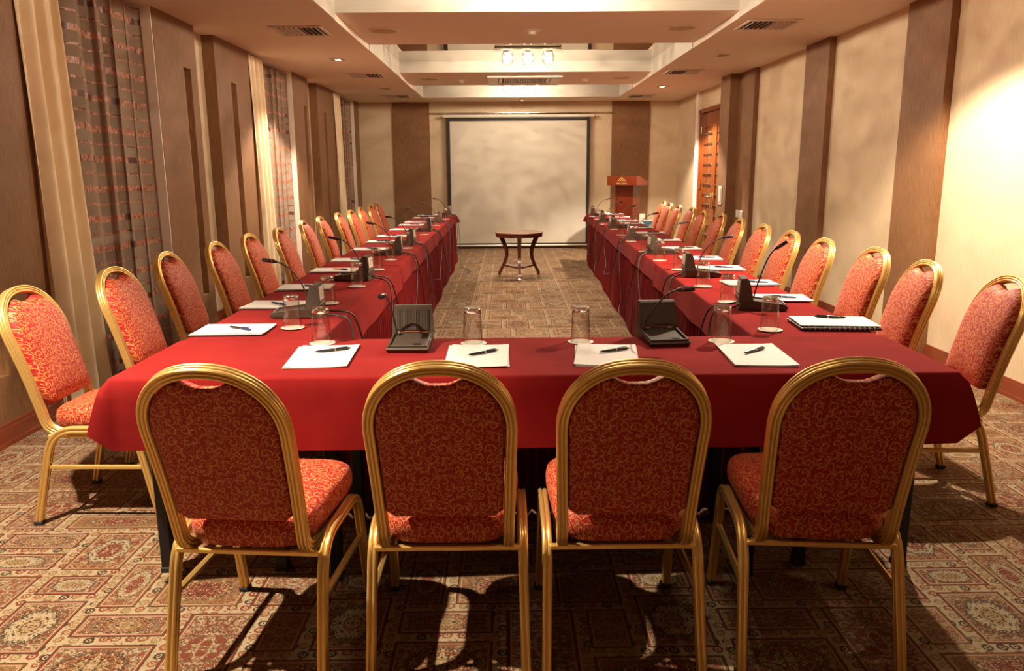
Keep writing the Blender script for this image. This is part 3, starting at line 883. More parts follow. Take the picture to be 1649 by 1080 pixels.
def table_cloth(name, label, corners, drops, over=0.0, seed=0, flare=0.05, z=TZ):
    """corners: four xy points counter-clockwise; drops: hang of each edge (edge i from corner i to i+1)"""
    rnd = random.Random(seed)
    cs = [Vector(c) for c in corners]
    loop = []                                               # (point, outward, drop, cornerness)
    for i in range(4):
        a, b = cs[i], cs[(i + 1) % 4]
        e = (b - a); Ln = e.length; e.normalize(); n = Vector((e.y, -e.x))
        pn = cs[i] - cs[i - 1]; pn.normalize(); nprev = Vector((pn.y, -pn.x))
        dp = drops[i - 1]; dc = drops[i]
        for j in range(5):                                   # rounded corner
            f = j / 4
            o = (nprev * (1 - f) + n * f).normalized()
            dd = dp * (1 - f) + dc * f
            if min(dp, dc) > 0.05: dd *= 1.0
            loop.append((a - (nprev + n) * 0.012 + o * 0.012, o, dd, a - (nprev + n) * 0.02, (1 - abs(2 * f - 1)) * 0.75 + 0.25 if min(dp, dc) > 0.05 else 0.0))
        m = max(4, int(Ln / 0.045))
        for j in range(1, m):
            f = j / m
            near = min(f * Ln, (1 - f) * Ln)
            cc = 0.25 * max(0, 1 - near / 0.14) if (min(dp, dc) > 0.05 if f < 0.5 else min(dc, drops[(i + 1) % 4]) > 0.05) else 0
            loop.append((a + e * min(max(f * Ln, 0.02), Ln - 0.02), n, dc, a + e * min(max(f * Ln, 0.02), Ln - 0.02) - n * 0.02, cc))
    K = len(loop)
    ph = [rnd.uniform(0, 6.28) for _ in range(4)]
    loops = [[(i.x, i.y, z + over + 0.0035) for p, o, d, i, c in loop],
             [(p.x, p.y, z + over + 0.0025) for p, o, d, i, c in loop],
             [(p.x + o.x * 0.0035, p.y + o.y * 0.0035, z + over - 0.003) for p, o, d, i, c in loop]]
    for r in range(1, 8):
        f = r / 7; l = []
        arc = 0.0
        for k, (p, o, d, _i, c) in enumerate(loop):
            arc = k * 0.045
            rip = (math.sin(arc * 9 + ph[0]) * 0.5 + math.sin(arc * 15.7 + ph[1]) * 0.3 + math.sin(arc * 4.1 + ph[2]) * 0.5)
            off = 0.005 + over + (0.012 + 0.008 * rip) * f * min(1, d / 0.15) + flare * c * f ** 0.55
            zz = z + over - 0.003 - d * f * (1 - 0.16 * c)
            l.append((p.x + o.x * off, p.y + o.y * off, zz))
        loops.append(l)
    cen = sum(cs, Vector((0, 0))) / 4
    inner = [[(cen.x + (x - cen.x) * q, cen.y + (y - cen.y) * q, zz) for x, y, zz in loops[0]] for q in (0.12, 0.4, 0.7, 0.9)]
    o = MB().loft(inner + loops, cap0=True, cap1=False).build(name, 'red_tablecloth', None, 60)
    return tag(o, label, 'tablecloth')
def row_cloth(side, s0, s1, dn, df, di, do, label, over, seed, flare=0.05):
    W = WL if side < 0 else WR
    a, b, c, d = (row_point(side, s0, 0), row_point(side, s1, 0), row_point(side, s1, W), row_point(side, s0, W))
    if side < 0: return table_cloth('tablecloth', label, [d, a, b, c], [dn, di, df, do], over, seed, flare)
    return table_cloth('tablecloth', label, [a, d, c, b], [dn, do, df, di], over, seed, flare)
table_cloth('tablecloth', 'dark red cloth over the near cross table, deep overhang behind the four near chairs',
            [row_point(-1, -0.02, WL + 0.005), row_point(1, -0.02, WR + 0.005), row_point(1, 0.585, WR + 0.005), row_point(-1, 0.585, WL + 0.005)], [0.232, 0.150, 0.012, 0.165], 0.004, 1, 0.06)
for side, nm in ((-1, 'curtain'), (1, 'door')):
    row_cloth(side, 0.57, 3.15, 0.0, 0.012, 0.15, 0.20, 'dark red cloth on the %s-side row, next to the near cross table' % nm, 0.0, 3 + side)
    row_cloth(side, 3.12, 6.35, 0.012, 0.012, 0.13, 0.20, 'dark red cloth on the middle of the %s-side row' % nm, 0.003, 6 + side)
    row_cloth(side, 6.32, 10.02, 0.012, 0.16, 0.12, 0.20, 'dark red cloth on the far end of the %s-side row near the screen' % nm, 0.0, 9 + side, 0.10)

def skirt(path, label, seed, zt=0.735):
    rnd = random.Random(seed)
    P = [Vector(p) for p in path]
    lens = [(P[i + 1] - P[i]).length for i in range(len(P) - 1)]; tot = sum(lens)
    n = int(tot / 0.0085); rows = 7
    pts = []
    phase = 0.0
    for i in range(n + 1):
        s = tot * i / n; k = 0
        ss = s
        while k < len(lens) - 1 and ss > lens[k]: ss -= lens[k]; k += 1
        e = (P[k + 1] - P[k]).normalized(); p = P[k] + e * ss; nn = Vector((e.y, -e.x))
        phase += 2 * PI * 0.0085 / (0.062 + 0.02 * math.sin(s * 3.1 + seed))
        big = math.sin(s * 2.3 + seed) * 0.5 + math.sin(s * 5.1 + 2 * seed) * 0.5
        pts.append((p, nn, phase, big))
    vs, fs = [], []
    for r in range(rows + 1):
        f = r / rows; z = zt - f * (zt - 0.006)
        for p, nn, ph, big in pts:
            a = (0.006 + 0.017 * f ** 0.6)
            off = a * math.sin(ph + 0.25 * math.sin(ph * 0.31) * f) + f * (0.014 + 0.016 * big)
            vs.append((p.x + nn.x * off, p.y + nn.y * off, z))
    for r in range(rows):
        for i in range(n): a = r * (n + 1) + i; fs.append((a, a + 1, a + n + 2, a + n + 1))
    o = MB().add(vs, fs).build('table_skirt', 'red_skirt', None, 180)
    return tag(o, label, 'table skirt')
def ip(side, s, v=0.0): return row_point(side, s, v)
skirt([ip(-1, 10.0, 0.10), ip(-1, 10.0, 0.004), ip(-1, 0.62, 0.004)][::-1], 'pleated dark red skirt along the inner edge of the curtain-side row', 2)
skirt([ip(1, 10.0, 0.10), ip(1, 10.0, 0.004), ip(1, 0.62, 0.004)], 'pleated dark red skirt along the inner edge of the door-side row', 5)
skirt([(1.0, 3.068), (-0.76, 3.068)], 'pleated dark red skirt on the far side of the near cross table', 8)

# ------------------------------------------------------------------ chairs
def rib_sec(w, d, n=3, g=0.0042):
    """tube section w wide (a), d deep (b) with n ribs on every side"""
    pts = []
    def side(p0, p1, nrm):
        for k in range(n):
            for f, h in ((0.06, 0.0), (0.24, 0.85), (0.5, 1.0), (0.76, 0.85), (0.94, 0.0)):
                u = (k + f) / n
                edge = 0.35 if (k == 0 and f < 0.1) or (k == n - 1 and f > 0.9) else 1.0
                pts.append((p0[0] + (p1[0] - p0[0]) * u + nrm[0] * g * (h - 1) * edge - (0 if edge == 1 else nrm[0] * 0.003), p0[1] + (p1[1] - p0[1]) * u + nrm[1] * g * (h - 1) * edge - (0 if edge == 1 else nrm[1] * 0.003)))
    a, b = w / 2, d / 2
    side((-a, -b), (a, -b), (0, -1)); side((a, -b), (a, b), (1, 0)); side((a, b), (-a, b), (0, 1)); side((-a, b), (-a, -b), (-1, 0))
    return pts
SEC_BACK = rib_sec(0.034, 0.030); SEC_LEG = rib_sec(0.028, 0.030, 2)
def back_y(z): return -0.212 - (z - 0.45) * 0.22 - max(0, z - 0.45) ** 2 * 0.20
HW, TP = 0.182, 0.032
def arch_half(th): return HW * math.sin(th) ** 0.88, 0.760 + 0.175 * math.cos(th) ** 0.94
def bez(p0, p1, p2, n):
    P = [Vector(p) for p in (p0, p1, p2)]
    return [(P[0] * (1 - t) ** 2 + P[1] * 2 * t * (1 - t) + P[2] * t * t) for t in [i / n for i in range(n + 1)]]
def chair_proto(label, loc, rz, group):
    t = thing('banquet_chair', label, 'chair', loc, rz, group)
    half = []
    for j in range(0, 13):
        x, z = arch_half(PI / 2 * j / 12); half.append((x, back_y(z), z))
    for z in (0.70, 0.64, 0.57, 0.50, 0.46): half.append((HW - (0.76 - z) * TP, back_y(z), z))
    x = half[-1][0]
    half += [tuple(v) for v in bez((x, back_y(0.445), 0.445), (x - 0.001, -0.20, 0.374), (x - 0.002, -0.11, 0.376), 7)]
    half += [(x - 0.002, -0.02, 0.376), (x - 0.002, 0.14, 0.378)]
    path = [(-p[0], p[1], p[2]) for p in half[:0:-1]] + half
    tm = back_y(0.9) - back_y(0.7)
    MB().sweep(path, SEC_BACK, (1, 0, 0) if False else (1, 0, 0)).build('back_frame', 'gold_frame', t, 50)
    # legs: one bent tube each side, cut at the middle into front and rear leg
    for s in (-1, 1):
        xs = s * 0.212
        rear = [(xs + s * 0.006, -0.255, 0.012), (xs + s * 0.003, -0.222, 0.15)] + [tuple(v) for v in bez((xs, -0.184, 0.305), (xs, -0.160, 0.398), (xs, -0.075, 0.402), 7)] + [(xs, 0.0, 0.403)]
        front = [(xs + s * 0.006, 0.255, 0.012), (xs + s * 0.003, 0.226, 0.15)] + [tuple(v) for v in bez((xs, 0.195, 0.305), (xs, 0.178, 0.404), (xs, 0.095, 0.405), 7)] + [(xs, 0.0, 0.403)]
        for pth in (rear, front):
            lg = MB().sweep(pth, SEC_LEG, (0, 1, 0)).build('leg', 'gold_frame', t, 50)
            p = pth[0]
            MB().box(p[0] - 0.017, p[0] + 0.017, p[1] - 0.018, p[1] + 0.018, 0, 0.018, b=0.004).build('rubber_foot', 'black_rubber', lg)
        MB().tube([(xs, -0.200, 0.245), (xs, 0.208, 0.245)], 0.010, 6).build('side_stretcher', 'gold_frame', t)
    MB().box(-0.205, 0.205, -0.186, -0.168, 0.362, 0.377, b=0.003).build('rear_rail', 'gold_frame', t)
    MB().box(-0.205, 0.205, 0.14, 0.16, 0.382, 0.397, b=0.003).build('front_rail', 'gold_frame', t)
    # backrest pad: outline inside the arch, a dip at the top leaves the hand hold
    out = []
    N = 30
    for j in range(N + 1):
        th = PI / 2 - PI * j / N
        x, z = arch_half(abs(th)); x = math.copysign(x, th)
        k = 0.915
        x2, z2 = x * k, 0.760 + (z - 0.760) * 0.895
        z2 -= 0.030 * math.exp(-(x2 / 0.052) ** 4)
        out.append((x2, z2))
    for z in (0.70, 0.63, 0.56, 0.505): out.append((-(HW - (0.76 - z) * TP) + 0.0165, z))
    for u in (-0.85, -0.5, 0, 0.5, 0.85): out.append((u * 0.160, 0.487))
    for z in (0.505, 0.56, 0.63, 0.70): out.append((HW - (0.76 - z) * TP - 0.0165, z))
    cx, cz = 0.0, 0.67
    layers = [(0.55, -0.018), (0.94, -0.017), (0.985, -0.013), (1.0, -0.004), (1.0, 0.012), (0.99, 0.026), (0.96, 0.038), (0.88, 0.047), (0.65, 0.055), (0.30, 0.060)]
    loops, uvs = [], []
    for s, dep in layers:
        l, ul = [], []
        for x, z in out:
            xx, zz = cx + (x - cx) * s, cz + (z - cz) * s
            l.append((xx, back_y(zz) + dep, zz))
            g = 1.0 if dep < -0.003 else 1.0 + 0.25 * (dep + 0.004)
            ul.append((xx * 1.0 + (3.0 if dep > 0 else 0.0) * 0, zz * g))
        loops.append(l); uvs.append(ul)
    MB().loft(loops, uvs).build('backrest', 'scroll_fabric', t, 70)
    # seat cushion
    so = []
    for j in range(44):
        a = 2 * PI * j / 44
        e = 0.38
        x = math.copysign(abs(math.cos(a)) ** e, math.cos(a)); y = math.copysign(abs(math.sin(a)) ** (e + 0.1), math.sin(a))
        so.append((x * (0.198 + 0.012 * y), 0.012 + y * (0.228 if y > 0 else 0.222)))
    lay = [(0.55, 0.386), (0.84, 0.390), (0.945, 0.404), (0.995, 0.430), (1.0, 0.455), (0.975, 0.476), (0.92, 0.487), (0.78, 0.494), (0.45, 0.498)]
    loops, uvs = [], []
    for s, z in lay:
        loops.append([(x * s, 0.016 + y * s, z - 0.018 * max(0, -y * s / 0.22)) for x, y in so])
        g = s + (0.485 - z) * 3.6 if z < 0.485 else s
        uvs.append([(x * g, y * g) for x, y in so])
    MB().loft(loops, uvs).build('seat', 'scroll_fabric', t, 70)
    return t

LCH = [(-2.03, 3.24), (-1.97, 3.9), (-2.03, 4.66), (-1.99, 5.35), (-1.99, 6.06), (-1.95, 6.74), (-2.0, 7.76), (-1.99, 8.44), (-1.96, 9.2), (-1.94, 9.86), (-1.97, 10.67), (-2.0, 11.6), (-2.02, 12.33)]
RCH = [(2.17, 3.32), (2.13, 3.93), (2.19, 4.61), (2.15, 5.28), (2.17, 5.96), (2.19, 6.67), (2.25, 7.56), (2.31, 8.43), (2.27, 9.06), (2.34, 9.92), (2.32, 10.63), (2.35, 11.37), (2.42, 12.15)]
proto = None
def place_chair(ax, ay, face, label, group):
    """ax, ay: top of the back; face: angle of the sitting direction"""
    global proto
    rz = face - PI / 2
    o = Vector((ax, ay)) + Vector((math.cos(face), math.sin(face))) * 0.372
    if proto is None: proto = chair_proto(label, (o.x, o.y, 0), rz, group)
    else: dup(proto, (o.x, o.y, 0), rz, label, group)
FR = [(-0.744, 1.84, -5), (-0.172, 1.85, 0), (0.32, 1.85, 0), (0.86, 1.85, -5)]
FL = ['chair with its back to us at the near table, nearest the curtain side', 'banquet chair with its back to us, second of the four counted from the curtain side',
      'banquet chair with its back to us, third of the four counted from the curtain side', 'chair with its back to us at the near table, nearest the door side']
for k, (x, y, a) in enumerate(FR): place_chair(x, y, PI / 2 + math.radians(a), FL[k], 'chairs along the near table')
rj = random.Random(4)
for k, (x, y) in enumerate(LCH):
    place_chair(x, y, math.radians(rj.uniform(-3, 3)), 'gold-framed red banquet chair, %s from the near end of the curtain-side row' % ORD[k], 'chairs along the curtain-side row')
for k, (x, y) in enumerate(RCH):
    place_chair(x, y, PI + math.radians(rj.uniform(-3, 3)), 'gold-framed red banquet chair, %s from the near end of the door-side row' % ORD[k], 'chairs along the door-side row')

# ------------------------------------------------------------------ table top objects
TT = TZ + 0.0078                                              # cloth surface
SIDE = {-1: 'curtain-side row', 1: 'door-side row', 0: 'near cross table'}
COUNT = {}
def nth(kind, side):
    COUNT[(kind, side)] = COUNT.get((kind, side), 0) + 1
    n = ORD[COUNT[(kind, side)] - 1]
    return '%s from the near end of the %s' % (n, SIDE[side]) if side else '%s from the curtain side on the near table' % n

# paper sheets
def paper(x, y, rz, side, L=0.297, W=0.21, sheets=3, skew=0.0):
    t = thing('paper_stack', 'white blank paper sheets, ' + nth('paper', side), 'paper', (x, y, TT), rz, 'paper sheets at the seats')
    rr = random.Random(int(x * 1000 + y * 77))
    z = 0.0
    for k in range(sheets):
        R = Matrix.Translation((rr.uniform(-0.006, 0.006), rr.uniform(-0.004, 0.004), z)) @ Matrix.Rotation(rr.uniform(-0.03, 0.03), 4, 'Z')
        q = MB(); nx = 6
        vs = []
        for zz in (0.0, 0.0016):
            for i in range(nx + 1):
                u = i / nx
                lift = 0.006 * max(0, abs(2 * u - 1) - 0.6) * (1 if k == sheets - 1 else 0.3)
                for sy in (-1, 1): vs.append(R @ Vector((-W / 2 + W * u, sy * L / 2, zz + lift)))
        b = 2 * (nx + 1)
        fs = []
        for i in range(nx):
            fs += [(2 * i, 2 * i + 1, 2 * i + 3, 2 * i + 2), (b + 2 * i, b + 2 * i + 2, b + 2 * i + 3, b + 2 * i + 1),
                   (2 * i, 2 * i + 2, b + 2 * i + 2, b + 2 * i), (2 * i + 1, b + 2 * i + 1, b + 2 * i + 3, 2 * i + 3)]
        fs += [(0, b, b + 1, 1), (2 * nx, 2 * nx + 1, b + 2 * nx + 1, b + 2 * nx)]
        q.add(vs, fs).build('sheet', 'paper', t)
        z += 0.0019
    return z
PENP = {}
def pen(x, y, z, rz, mats, label):
    key = mats
    if key not in PENP:
        t = thing('pen', label, 'pen', (x, y, z), rz, 'pens on the paper sheets')
        R = Matrix.Rotation(PI / 2, 4, 'Y')
        MB().lathe([(0.0018, -0.068), (0.0045, -0.056), (0.0052, -0.03), (0.0055, 0.004)], 10, (0, 0, 0), Matrix.Translation((0, 0, 0.0056)) @ R).build('barrel', mats[0], t, 50)
        MB().lathe([(0.0055, 0.006), (0.0055, 0.050), (0.0042, 0.056), (0.0026, 0.064)], 10, (0, 0, 0), Matrix.Translation((0, 0, 0.0056)) @ R).build('cap', mats[1], t, 50)
        MB().lathe([(0.0058, 0.003), (0.0058, 0.007)], 10, (0, 0, 0), Matrix.Translation((0, 0, 0.0056)) @ R).build('ring', 'chrome', t, 50)
        MB().box(0.012, 0.052, -0.0012, 0.0012, 0.0112, 0.0126).build('clip', mats[1], t)
        PENP[key] = t
    else: dup(PENP[key], (x, y, z), rz, label)
FP = [(-0.665, 2.775, 4), (-0.108, 2.765, 0), (0.355, 2.755, -6), (0.885, 2.745, -3)]
for k, (x, y, a) in enumerate(FP):
    z = paper(x, y, math.radians(a), 0, 0.34 if k != 2 else 0.33, 0.215, 3)
    px, py = [(-0.64, 2.84), (-0.085, 2.78), (0.392, 2.80), (0.895, 2.775)][k]
    pen(px, py, TT + z + 0.0005, math.radians((28, 38, 28, 40)[k]), ('pen_black', 'pen_black'), 'black ballpoint pen on paper, ' + nth('pen', 0))
LP = [3.28, 3.91, 4.53, 5.33, 5.96, 6.80, 7.55, 8.2, 9.14, 9.94, 10.55, 11.55, 12.15]
for k, y in enumerate(LP):
    x = -1.155 - 0.004 * k
    z = paper(x, y, PI / 2 + math.radians(rj.uniform(-4, 4)), -1)
    st = {3: ('pen_orange', 'pen_blue'), 8: ('pen_orange', 'pen_blue')}.get(k, ('pen_blue', 'pen_blue') if k % 3 else ('pen_black', 'pen_blue'))
    nm = 'orange and blue ballpoint pen' if k in (3, 8) else ('blue pen' if k % 3 else 'dark pen with blue cap')
    pen(x + 0.02 + rj.uniform(-0.03, 0.03), y - 0.01, TT + z + 0.0005, math.radians(rj.uniform(-45, -20) if k < 6 else rj.uniform(-20, 10)), st, nm + ', ' + nth('pen', -1))
RP = [4.0, 4.56, 5.29, 5.91, 6.69, 7.55, 8.40, 9.20, 9.92, 10.56, 11.36, 12.15]
# first seat of the door side: a dark notebook under the sheets
t = thing('notebook', 'dark covered notebook with white spiral under a sheet on the door-side row', 'notebook', (1.385, 3.285, TT), math.radians(86), 'notebooks on the door-side row')
MB().box(-0.115, 0.115, -0.16, 0.16, 0, 0.010, b=0.002).build('cover', 'notebook_cover', t)
for k in range(14):
    yy = -0.13 + 0.02 * k
    a0 = [(-0.113 + 0.0075 * math.cos(a), yy, 0.0075 + 0.0065 * math.sin(a)) for a in [2 * PI * i / 8 for i in range(9)]]
    MB().tube(a0, 0.0016, 5, cap=False).build('spiral_ring', 'white_plastic', t, 180)
o = MB().box(-0.105, 0.115, -0.16, 0.16, 0, 0.002); so = o.build('paper_sheet', 'paper', None); so.location = (1.39, 3.29, TT + 0.0152); so.rotation_euler = (0, 0, math.radians(84))
tag(so, 'white paper sheet lying on the dark spiral notebook', 'paper')
pen(1.40, 3.36, TT + 0.0176, math.radians(160), ('pen_black', 'pen_black'), 'black ballpoint pen on the sheet over the spiral notebook')
for k, y in enumerate(RP):
    x = 1.40 + 0.029 * (y - 3.9)
    z = paper(x, y, PI / 2 + math.radians(rj.uniform(-4, 4) - 1.8), 1)
    st = ('pen_blue', 'pen_blue') if k < 2 else ('pen_black', 'pen_black')
    pen(x + 0.03 + rj.uniform(-0.02, 0.02), y - 0.01, TT + z + 0.0005, math.radians(rj.uniform(150, 175)), st, ('blue pen, ' if k < 2 else 'black pen, ') + nth('pen', 1))
t = thing('notebook', 'blue covered brochure at the far end of the door-side row', 'notebook', (1.46, 12.42, TT), math.radians(80), 'notebooks on the door-side row')
MB().box(-0.07, 0.07, -0.14, 0.14, 0, 0.008, b=0.002).build('cover', 'bottle_blue', t)
MB().box(-0.065, 0.065, -0.135, 0.135, 0.008, 0.009).build('cover_print', 'paper', t)

# tumblers upside down on paper coasters
GP = None; CP = None
def tumbler(x, y, side):
    global GP, CP
    lab = nth('glass', side)
    if CP is None:
        CP = thing('coaster', 'x', 'coaster', (0, 0, 0), 0, 'paper coasters under the tumblers')
        MB().lathe([(0.048, 0), (0.05, 0.0008), (0.05, 0.0016), (0.046, 0.0022), (0.0, 0.0022)], 28).build('disc', 'coaster_paper', CP)
        q = MB()
        for k in range(9):
            a = -0.9 + 0.225 * k
            q.box(-0.003, 0.003, -0.0016, 0.0016, 0.00225, 0.0026, Matrix.Rotation(a - PI / 2, 4, 'Z') @ Matrix.Translation((0.0, -0.03, 0)) @ Matrix.Identity(4))
        q.build('printed_mark', 'print_tan', CP)
        c = CP
    else: c = dup(CP, (0, 0, 0), 0, '')
    c.location = (x, y, TT); c['label'] = 'paper coaster under the tumbler ' + lab
    c.rotation_euler = (0, 0, random.uniform(-0.5, 0.5))
    if GP is None:
        GP = thing('tumbler', 'x', 'glass', (0, 0, 0), 0, 'tumblers standing upside down')
        prof = [(0.0365, 0.0), (0.038, 0.002), (0.0335, 0.118), (0.0325, 0.118), (0.0358, 0.002)]
        MB().lathe(prof, 28, close=True).build('glass_wall', 'thin_glass', GP, 40)
        MB().lathe([(0.0305, 0.1165), (0.0322, 0.1185), (0.0330, 0.134), (0.0310, 0.1375), (0.010, 0.1360)], 28).build('glass_base', 'glass_rim', GP, 50)
        g = GP
    else: g = dup(GP, (0, 0, 0), 0, '')
    g.location = (x + random.uniform(-0.004, 0.004), y, TT + 0.0027); g['label'] = 'clear upside-down tumbler, ' + lab
for x, y in ((-0.72, 3.01), (-0.13, 2.985), (0.285, 2.995), (0.83, 2.985)): tumbler(x, y, 0)
for x, y in ((-0.92, 3.33), (-0.905, 3.97), (-0.875, 4.57), (-0.885, 5.37), (-0.885, 5.99), (-0.87, 6.9), (-0.855, 7.42), (-0.87, 8.40), (-0.85, 9.05), (-0.87, 9.85), (-0.85, 11.2), (-0.86, 12.0)): tumbler(x, y, -1)
for x, y in ((1.09, 3.2), (1.11, 3.91), (1.12, 4.46), (1.15, 5.25), (1.13, 5.8), (1.13, 6.45), (1.17, 7.42), (1.18, 8.15), (1.22, 8.95), (1.20, 9.85), (1.24, 10.85), (1.25, 11.55)): tumbler(x, y, 1)

# microphone units: local -y faces the speaker
UP = {}
def mic_unit(x, y, rz, side, neck='a'):
    lab = nth('mic', side)
    label = 'table microphone unit with gooseneck, ' + lab
    if neck not in UP:
        t = thing('microphone_unit', label, 'microphone', (x, y, TT), rz, 'table microphone units')
        UP[neck] = t
        q = MB()                                              # base tray with a raised rim
        prof = [(-0.115, 0.0), (-0.122, 0.014), (-0.118, 0.020), (0.07, 0.040), (0.095, 0.040), (0.105, 0.0)]
        w = 0.078
        q.add([(s * w * (1.0 if z > 0.001 else 0.94), yy, z) for s in (-1, 1) for yy, z in prof], [(5, 4, 3, 2, 1, 0), (6, 7, 8, 9, 10, 11)] + [(i, (i + 1) % 6, 6 + (i + 1) % 6, 6 + i) for i in range(6)])
        q.build('base', 'unit_plastic', t)
        R = Matrix.Translation((0, -0.0245, 0.0317)) @ Matrix.Rotation(math.atan2(0.02, 0.188), 4, 'X')
        q = MB(); q.box(-0.075, -0.066, -0.09, 0.075, -0.002, 0.006, R, b=0.002); q.box(0.066, 0.075, -0.09, 0.075, -0.002, 0.006, R, b=0.002); q.box(-0.066, 0.066, -0.09, -0.082, -0.002, 0.006, R, b=0.002)
        q.build('rim', 'unit_plastic', t)
        MB().box(0.018, 0.046, -0.066, -0.054, -0.0002, 0.003, R, b=0.001).build('talk_button', 'black_metal', t)
        MB().box(0.045, 0.053, -0.078, -0.074, -0.0002, 0.001, R).build('indicator', 'white_plastic', t)
        q = MB()                                              # upright speaker housing
        prof = [(0.035, 0.034), (0.062, 0.142), (0.070, 0.148), (0.098, 0.146), (0.106, 0.036)]
        w = 0.077
        q.add([(s * (w if z < 0.1 else w * 0.92), yy, z) for s in (-1, 1) for yy, z in prof], [(4, 3, 2, 1, 0), (5, 6, 7, 8, 9)] + [(i, (i + 1) % 5, 5 + (i + 1) % 5, 5 + i) for i in range(5)])
        hs = q.build('speaker_housing', 'unit_plastic', t)
        FM = Matrix.Translation((0, 0.0485, 0.088)) @ Matrix.Rotation(-math.atan2(0.027, 0.108), 4, 'X')   # plane of the front face
        q = MB()
        for k in range(21):
            xx = -0.060 + 0.006 * k
            q.box(xx - 0.0018, xx + 0.0018, -0.0035, 0.001, -0.034, 0.045, FM)
        q.build('speaker_grille', 'grille_plastic', hs)
        MB().box(-0.062, 0.062, -0.002, 0.001, -0.041, -0.038, FM).build('accent_strip', 'orange_strip', hs)
        for s in (-1, 1): MB().box(s * 0.045 - 0.009, s * 0.045 + 0.009, -0.002, 0.001, -0.046, -0.042, FM).build('indicator', 'white_plastic', hs)
        BM = Matrix.Translation((0, 0.102, 0.091)) @ Matrix.Rotation(-math.atan2(-0.008, 0.11), 4, 'X')      # back face
        MB().box(-0.050, 0.050, -0.001, 0.0018, -0.018, 0.045, BM).build('name_card', 'card_white', hs)
        q = MB(); q.box(-0.012, 0.004, 0.0018, 0.0022, 0.016, 0.034, BM); q.box(-0.03, 0.022, 0.0018, 0.0022, 0.006, 0.009, BM); q.box(-0.024, 0.016, 0.0018, 0.0022, -0.004, -0.001, BM)
        q.build('card_print', 'print_grey', hs)
        MB().box(-0.062, 0.062, -0.001, 0.0015, -0.034, -0.030, BM).build('slot', 'aluminium', hs)
        # gooseneck
        if neck == 'a': P = [(-0.060, 0.028, 0.038), (-0.061, 0.025, 0.075), (-0.066, 0.005, 0.135), (-0.072, -0.03, 0.19), (-0.077, -0.075, 0.229), (-0.08, -0.115, 0.243)]; hd = Vector((-0.02, -1, 0.16))
        elif neck == 'b': P = [(-0.060, 0.028, 0.038), (-0.058, 0.020, 0.075), (-0.036, 0.0, 0.125), (-0.010, -0.02, 0.165), (0.015, -0.035, 0.195), (0.045, -0.05, 0.206)]; hd = Vector((1, -0.35, 0.12))
        elif neck == 'c': P = [(-0.060, 0.028, 0.038), (-0.062, 0.024, 0.075), (-0.070, 0.010, 0.125), (-0.078, -0.008, 0.17), (-0.085, -0.022, 0.195), (-0.088, -0.032, 0.202)]; hd = Vector((-0.15, -1, 0.05))
        else: P = [(0.045, 0.022, 0.038), (0.045, 0.015, 0.08), (0.045, -0.005, 0.15), (0.046, -0.028, 0.22), (0.047, -0.05, 0.262), (0.047, -0.066, 0.278)]; hd = Vector((0.02, -0.8, 0.55))
        # smooth the polyline
        for _ in range(2):
            P2 = [P[0]]
            for i in range(len(P) - 1):
                a, b = Vector(P[i]), Vector(P[i + 1]); P2 += [a.lerp(b, 0.25), a.lerp(b, 0.75)]
            P = P2 + [P[-1]]
        nk = MB().tube(P, 0.0036, 8).build('gooseneck', 'unit_dark', t, 60)
        a = Vector(P[-1]); hd.normalize()
        MB().tube([a - hd * 0.004, a, a + hd * 0.010, a + hd * 0.012, a + hd * 0.058, a + hd * 0.062], 0.0095, 12, scale=[0.5, 0.75, 0.9, 1, 1, 0.8]).build('microphone_head', 'black_metal', nk, 50)
        MB().tube([a + hd * 0.014, a + hd * 0.021], 0.0102, 12).build('light_ring', 'red_ring', nk, 50)
    else: dup(UP[neck], (x, y, TT), rz, label)
mic_unit(-0.365, 2.94, math.radians(-1), 0, 'c')
mic_unit(0.60, 3.005, math.radians(6), 0, 'b')
ML = [(-0.965, 3.63), (-0.945, 4.89), (-0.945, 6.36), (-0.94, 7.24), (-0.95, 8.95), (-0.955, 10.45), (-0.95, 12.15)]
MR = [(1.215, 3.74), (1.215, 4.93), (1.24, 6.30), (1.28, 7.68), (1.31, 9.25), (1.33, 10.45), (1.35, 11.75)]
for k, (x, y) in enumerate(ML): mic_unit(x, y, math.radians(-90 + (3, -4, 5, -3, 4, 0, -4)[k]), -1, 'a')
for k, (x, y) in enumerate(MR): mic_unit(x, y, math.radians(90 + (-10, -4, 3, -3, 4, 0, -4)[k]), 1, 'd' if k == 0 else 'a')

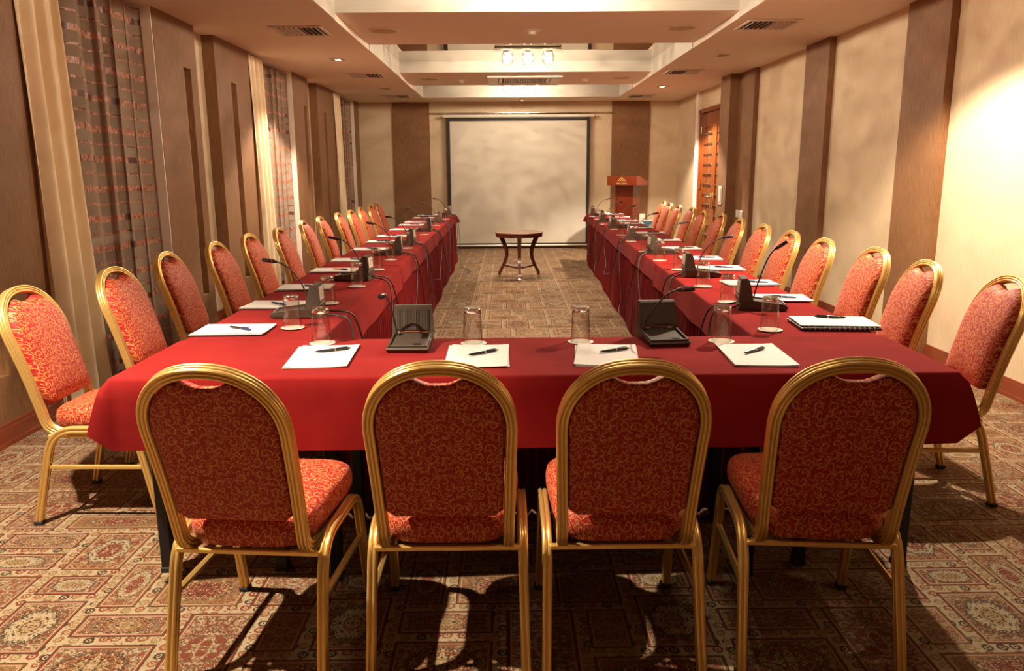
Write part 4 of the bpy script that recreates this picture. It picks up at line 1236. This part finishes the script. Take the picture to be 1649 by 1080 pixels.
# cables from unit to unit, looping down the skirts
def smooth(P, it=2):
    P = [Vector(p) for p in P]
    for _ in range(it):
        Q = [P[0]]
        for a, b in zip(P, P[1:]): Q += [a.lerp(b, 0.25), a.lerp(b, 0.75)]
        P = Q + [P[-1]]
    return P
def cable(side, a, b, k):
    (x0, y0), (x1, y1) = a, b
    s = -side
    def edge(y): 
        return (row_point(side, y - 2.5, 0).x)
    dx = s
    zl = (0.20, 0.27, 0.14, 0.3, 0.18, 0.24)[k]
    e0, e1 = edge(y0), edge(y1)
    mid = (y0 + y1) / 2
    P = [(x0 + dx * 0.105, y0 + 0.03, TT + 0.022), (x0 + dx * 0.135, y0 + 0.04, TT + 0.012), (e0 - dx * 0.02, y0 + 0.05, TT + 0.010), (e0 + dx * 0.030, y0 + 0.06, TT - 0.01), (e0 + dx * 0.058, y0 + 0.10, 0.60),
         (e0 + dx * 0.070, y0 + 0.22, 0.40), (e0 + dx * 0.078, mid - 0.10, zl + 0.02), (e0 + dx * 0.080, mid + 0.10, zl), (e1 + dx * 0.078, mid + 0.22, zl + 0.08),
         (e1 + dx * 0.066, y1 - 0.22, 0.48), (e1 + dx * 0.056, y1 - 0.10, 0.66), (e1 + dx * 0.034, y1 - 0.06, TT - 0.01), (e1 - dx * 0.02, y1 - 0.05, TT + 0.010), (x1 + dx * 0.135, y1 - 0.04, TT + 0.012), (x1 + dx * 0.105, y1 - 0.03, TT + 0.022)]
    o = MB().tube(smooth(P), 0.0042, 7).build('microphone_cable', 'cable_black', None, 180)
    tag(o, 'black cable looping from the %s to the %s microphone unit of the %s' % (ORD[k], ORD[k + 1], SIDE[side]), 'cable', 'cables between the microphones')
for side, L in ((-1, ML), (1, MR)):
    for k in range(len(L) - 1): cable(side, L[k], L[k + 1], k)
P = [(ML[-1][0] + 0.105, 12.17, TT + 0.022), (-0.83, 12.17, TT + 0.012), (-0.80, 12.18, TT + 0.010), (-0.745, 12.18, TT - 0.01), (-0.72, 12.15, 0.5), (-0.71, 12.0, 0.2), (-0.69, 11.8, 0.02), (-0.60, 11.5, 0.006), (-0.50, 11.2, 0.006), (-0.58, 10.95, 0.006), (-0.66, 10.9, 0.006)]
tag(MB().tube(smooth(P), 0.0042, 7).build('microphone_cable', 'cable_black', None, 180), 'black cable trailing onto the carpet at the far end of the curtain-side row', 'cable', 'cables between the microphones')
for nm, x0, y0, side, tgt in (('curtain', -0.36, 3.05, -1, ML[0]), ('door', 0.60, 3.115, 1, MR[0])):
    s = -side; e = row_point(side, 0.75, 0).x
    P = [(x0, y0, TT + 0.022), (x0 - s * 0.03, 3.10, TT + 0.004), (x0 - s * 0.05, 3.135, 0.66), (x0 - s * 0.12, 3.16, 0.5), (e + s * 0.06, 3.25, 0.47), (e + s * 0.058, tgt[1] - 0.12, 0.60), (e + s * 0.034, tgt[1] - 0.08, TT - 0.005),
         (e - s * 0.02, tgt[1] - 0.07, TT + 0.01), (tgt[0] + s * 0.135, tgt[1] - 0.05, TT + 0.012), (tgt[0] + s * 0.105, tgt[1] - 0.03, TT + 0.022)]
    tag(MB().tube(smooth(P), 0.0042, 7).build('microphone_cable', 'cable_black', None, 180), 'black cable from the near cross table to the first microphone of the %s-side row' % nm, 'cable', 'cables between the microphones')
